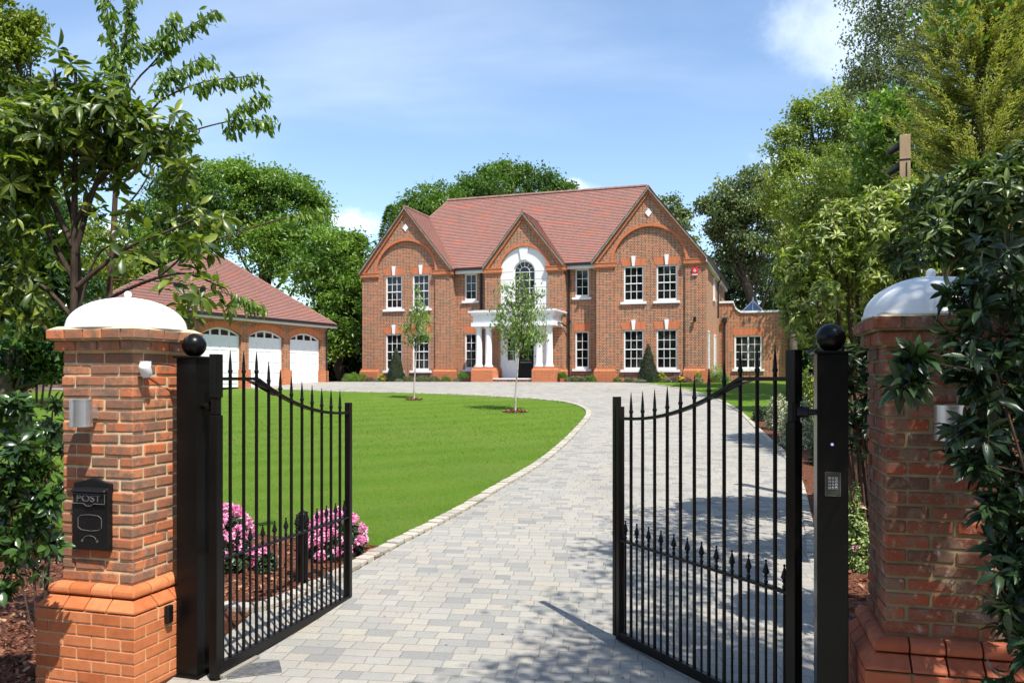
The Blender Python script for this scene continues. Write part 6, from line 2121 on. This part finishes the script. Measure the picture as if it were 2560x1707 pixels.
s1, g1 = sapling(1288, 1031, 23, [(1262, 725, 16), (1265, 760, 22), (1300, 700, 14), (1300, 735, 24), (1325, 770, 24), (1290, 780, 30), (1340, 740, 12), (1255, 800, 26), (1310, 815, 34), (1350, 790, 20), (1345, 825, 24), (1245, 815, 16), (1275, 840, 28), (1330, 855, 28), (1300, 865, 24), (1275, 875, 16), (1320, 880, 16), (1350, 735, 12), (1305, 690, 9)],
                 'taller young tree with pale trunk in front of the porch', .095, 125, 13, 0)
s2, g2 = sapling(1035, 1001, 27, [(1042, 715, 6), (1044, 735, 10), (1048, 755, 14), (1040, 775, 18), (1060, 785, 14), (1050, 805, 22), (1030, 800, 14), (1068, 800, 12), (1020, 825, 12), (1055, 830, 20), (1015, 820, 10), (1035, 845, 14), (1065, 850, 12), (1020, 850, 8), (1068, 835, 10)],
                 'slimmer young tree with pale trunk in front of the left gable', .095, 140, 13, 0)
for g, r, root in ((g1, .36, s1), (g2, .26, s2)):
    n = 500; a = NR.uniform(0, 2 * np.pi, n); q = np.sqrt(NR.random(n)) * r
    P = np.stack([g.x + q * np.cos(a), g.y + q * np.sin(a), np.array([gz(g.y + y) for y in q * np.sin(a)]) + .04 + .03 * NR.random(n) * (1 - q / r)], 1)
    D = rdir(n); D[:, 2] *= .3
    o = leaf_object('mulch_ring', P, D, np.tile([0, 0, 1.0], (n, 1)) + NR.normal(size=(n, 3)) * .3, .06, .5, T_CHIP, MATS['chip'])
    tag(o, 'ring of red-brown bark mulch round the ' + ('taller' if root is s1 else 'slimmer') + ' young tree', 'mulch', None, 'stuff')

# black bollard light in the mulch bed
g = gpt(757, 1460)
bl = empty('bollard_light', g, 0, 'short black ball-topped bollard in the mulch bed behind the left gate', 'bollard')
m = MB(); m.smooth = True; m.lathe([(.05, 0), (.05, .56)], 0, 0, 20); m.lathe([(.062, .56), (.062, .60), (.04, .605), (.04, .625)], 0, 0, 20); m.lathe([(.05, .625), (.052, .64), (.045, .67), (.02, .695), (.003, .70)], 0, 0, 20)
o = m.build('body', MATS['black'], bl); md = o.modifiers.new('e', 'EDGE_SPLIT'); md.split_angle = math.radians(40)


# ---------------------------------------------------------------- grass blades and bark chips
def inpoly(x, y, poly):
    ins = np.zeros(len(x), bool); n = len(poly); j = n - 1
    for i in range(n):
        xi, yi = poly[i][0], poly[i][1]; xj, yj = poly[j][0], poly[j][1]
        c = ((yi > y) != (yj > y)) & (x < (xj - xi) * (y - yi) / (yj - yi + 1e-12) + xi)
        ins ^= c; j = i
    return ins


gza = np.vectorize(gz)


def mow(x, y):
    """mowing bands: the way the blades were rolled, lighter and darker"""
    a = math.radians(24)
    v = -x * math.sin(a) + y * math.cos(a)
    w = v + .25 * np.sin(x * .8 + y * .5) + .12 * np.sin(x * 2.3 - y)
    b = np.sin(w * 4.1 + 1.3 * np.sin(x * .35)) * .15 + np.sin(x * .5 + 1) * np.sin(y * .37) * .14 + np.sin(x * 1.9 + y * 1.1) * np.sin(y * 1.3 - x * .7) * .10
    return np.clip(.5 + b + NR.normal(size=len(x)) * .16, 0, 1)


def scatter(poly, ylo, yhi, n, falloff=True):
    xs = [p[0] for p in poly]
    u = NR.random(n); y = 1 / (1 / ylo + u * (1 / yhi - 1 / ylo)) if falloff else NR.uniform(ylo, yhi, n)
    t = NR.uniform(-.66, .62, n); x = t * y
    k = inpoly(x, y, poly)
    return x[k], y[k]


x, y = scatter(lawn, 8.6, 30, 330000)
n = len(x); P = np.stack([x, y, gza(y) + .018], 1)
D = np.stack([NR.normal(size=n) * 1.1, NR.normal(size=n) * 1.1, .25 + .8 * NR.random(n)], 1)
sc = np.clip(y / 12, 1, 1.6)
o = leaf_object('lawn_grass', P, D, np.tile([0, 0, 1.0], (n, 1)) + rdir(n) * .25, .026 * NR.uniform(.6, 1.4, n) * sc, .16 * sc, T_BLADE, LM['grass'], None, mow(x, y))
tag(o, None, 'grass', None, 'stuff')
x, y = scatter(lawn_r, 10, 34, 60000)
n = len(x); P = np.stack([x, y, gza(y) + .018], 1)
D = np.stack([NR.normal(size=n) * 1.1, NR.normal(size=n) * 1.1, .25 + .8 * NR.random(n)], 1)
o = leaf_object('lawn_grass', P, D, np.tile([0, 0, 1.0], (n, 1)) + rdir(n) * .25, .042 * NR.uniform(.6, 1.4, n), .22, T_BLADE, LM['grass'], None, mow(x, y))
tag(o, None, 'grass', None, 'stuff')
x, y = scatter(bed, 3.6, 9.6, 40000)
n = len(x); P = np.stack([x, y, gza(y) + .018 + .012 * NR.random(n)], 1)
D = rdir(n); D[:, 2] = D[:, 2] * .35
o = leaf_object('bark_chips', P, D, np.tile([0, 0, 1.0], (n, 1)) + NR.normal(size=(n, 3)) * .45, .045 * NR.uniform(.5, 1.5, n), NR.uniform(.25, .6, n), T_CHIP, MATS['chip'])
tag(o, None, 'bark chips', None, 'stuff')
x, y = scatter(rb, 5.0, 16, 16000)
n = len(x); P = np.stack([x, y, gza(y) + .018 + .012 * NR.random(n)], 1)
D = rdir(n); D[:, 2] = D[:, 2] * .35
o = leaf_object('bark_chips', P, D, np.tile([0, 0, 1.0], (n, 1)) + NR.normal(size=(n, 3)) * .45, .05 * NR.uniform(.5, 1.5, n), .45, T_CHIP, MATS['chip'])
tag(o, None, 'bark chips', None, 'stuff')

n = 70
x = NR.uniform(-1.8, 2.0, n) * 1.0; y = 4.4 + 12 * NR.random(n) ** 1.6
P = np.stack([x + y * .05, y, gza(y) + .014], 1); D = rdir(n); D[:, 2] *= .15
o = leaf_object('fallen_leaves', P, D, np.tile([0, 0, 1.0], (n, 1)) + NR.normal(size=(n, 3)) * .2, .035 * NR.uniform(.5, 1.3, n), .5, T_LEAF, LM['rust'])
tag(o, None, 'fallen leaves', None, 'stuff')
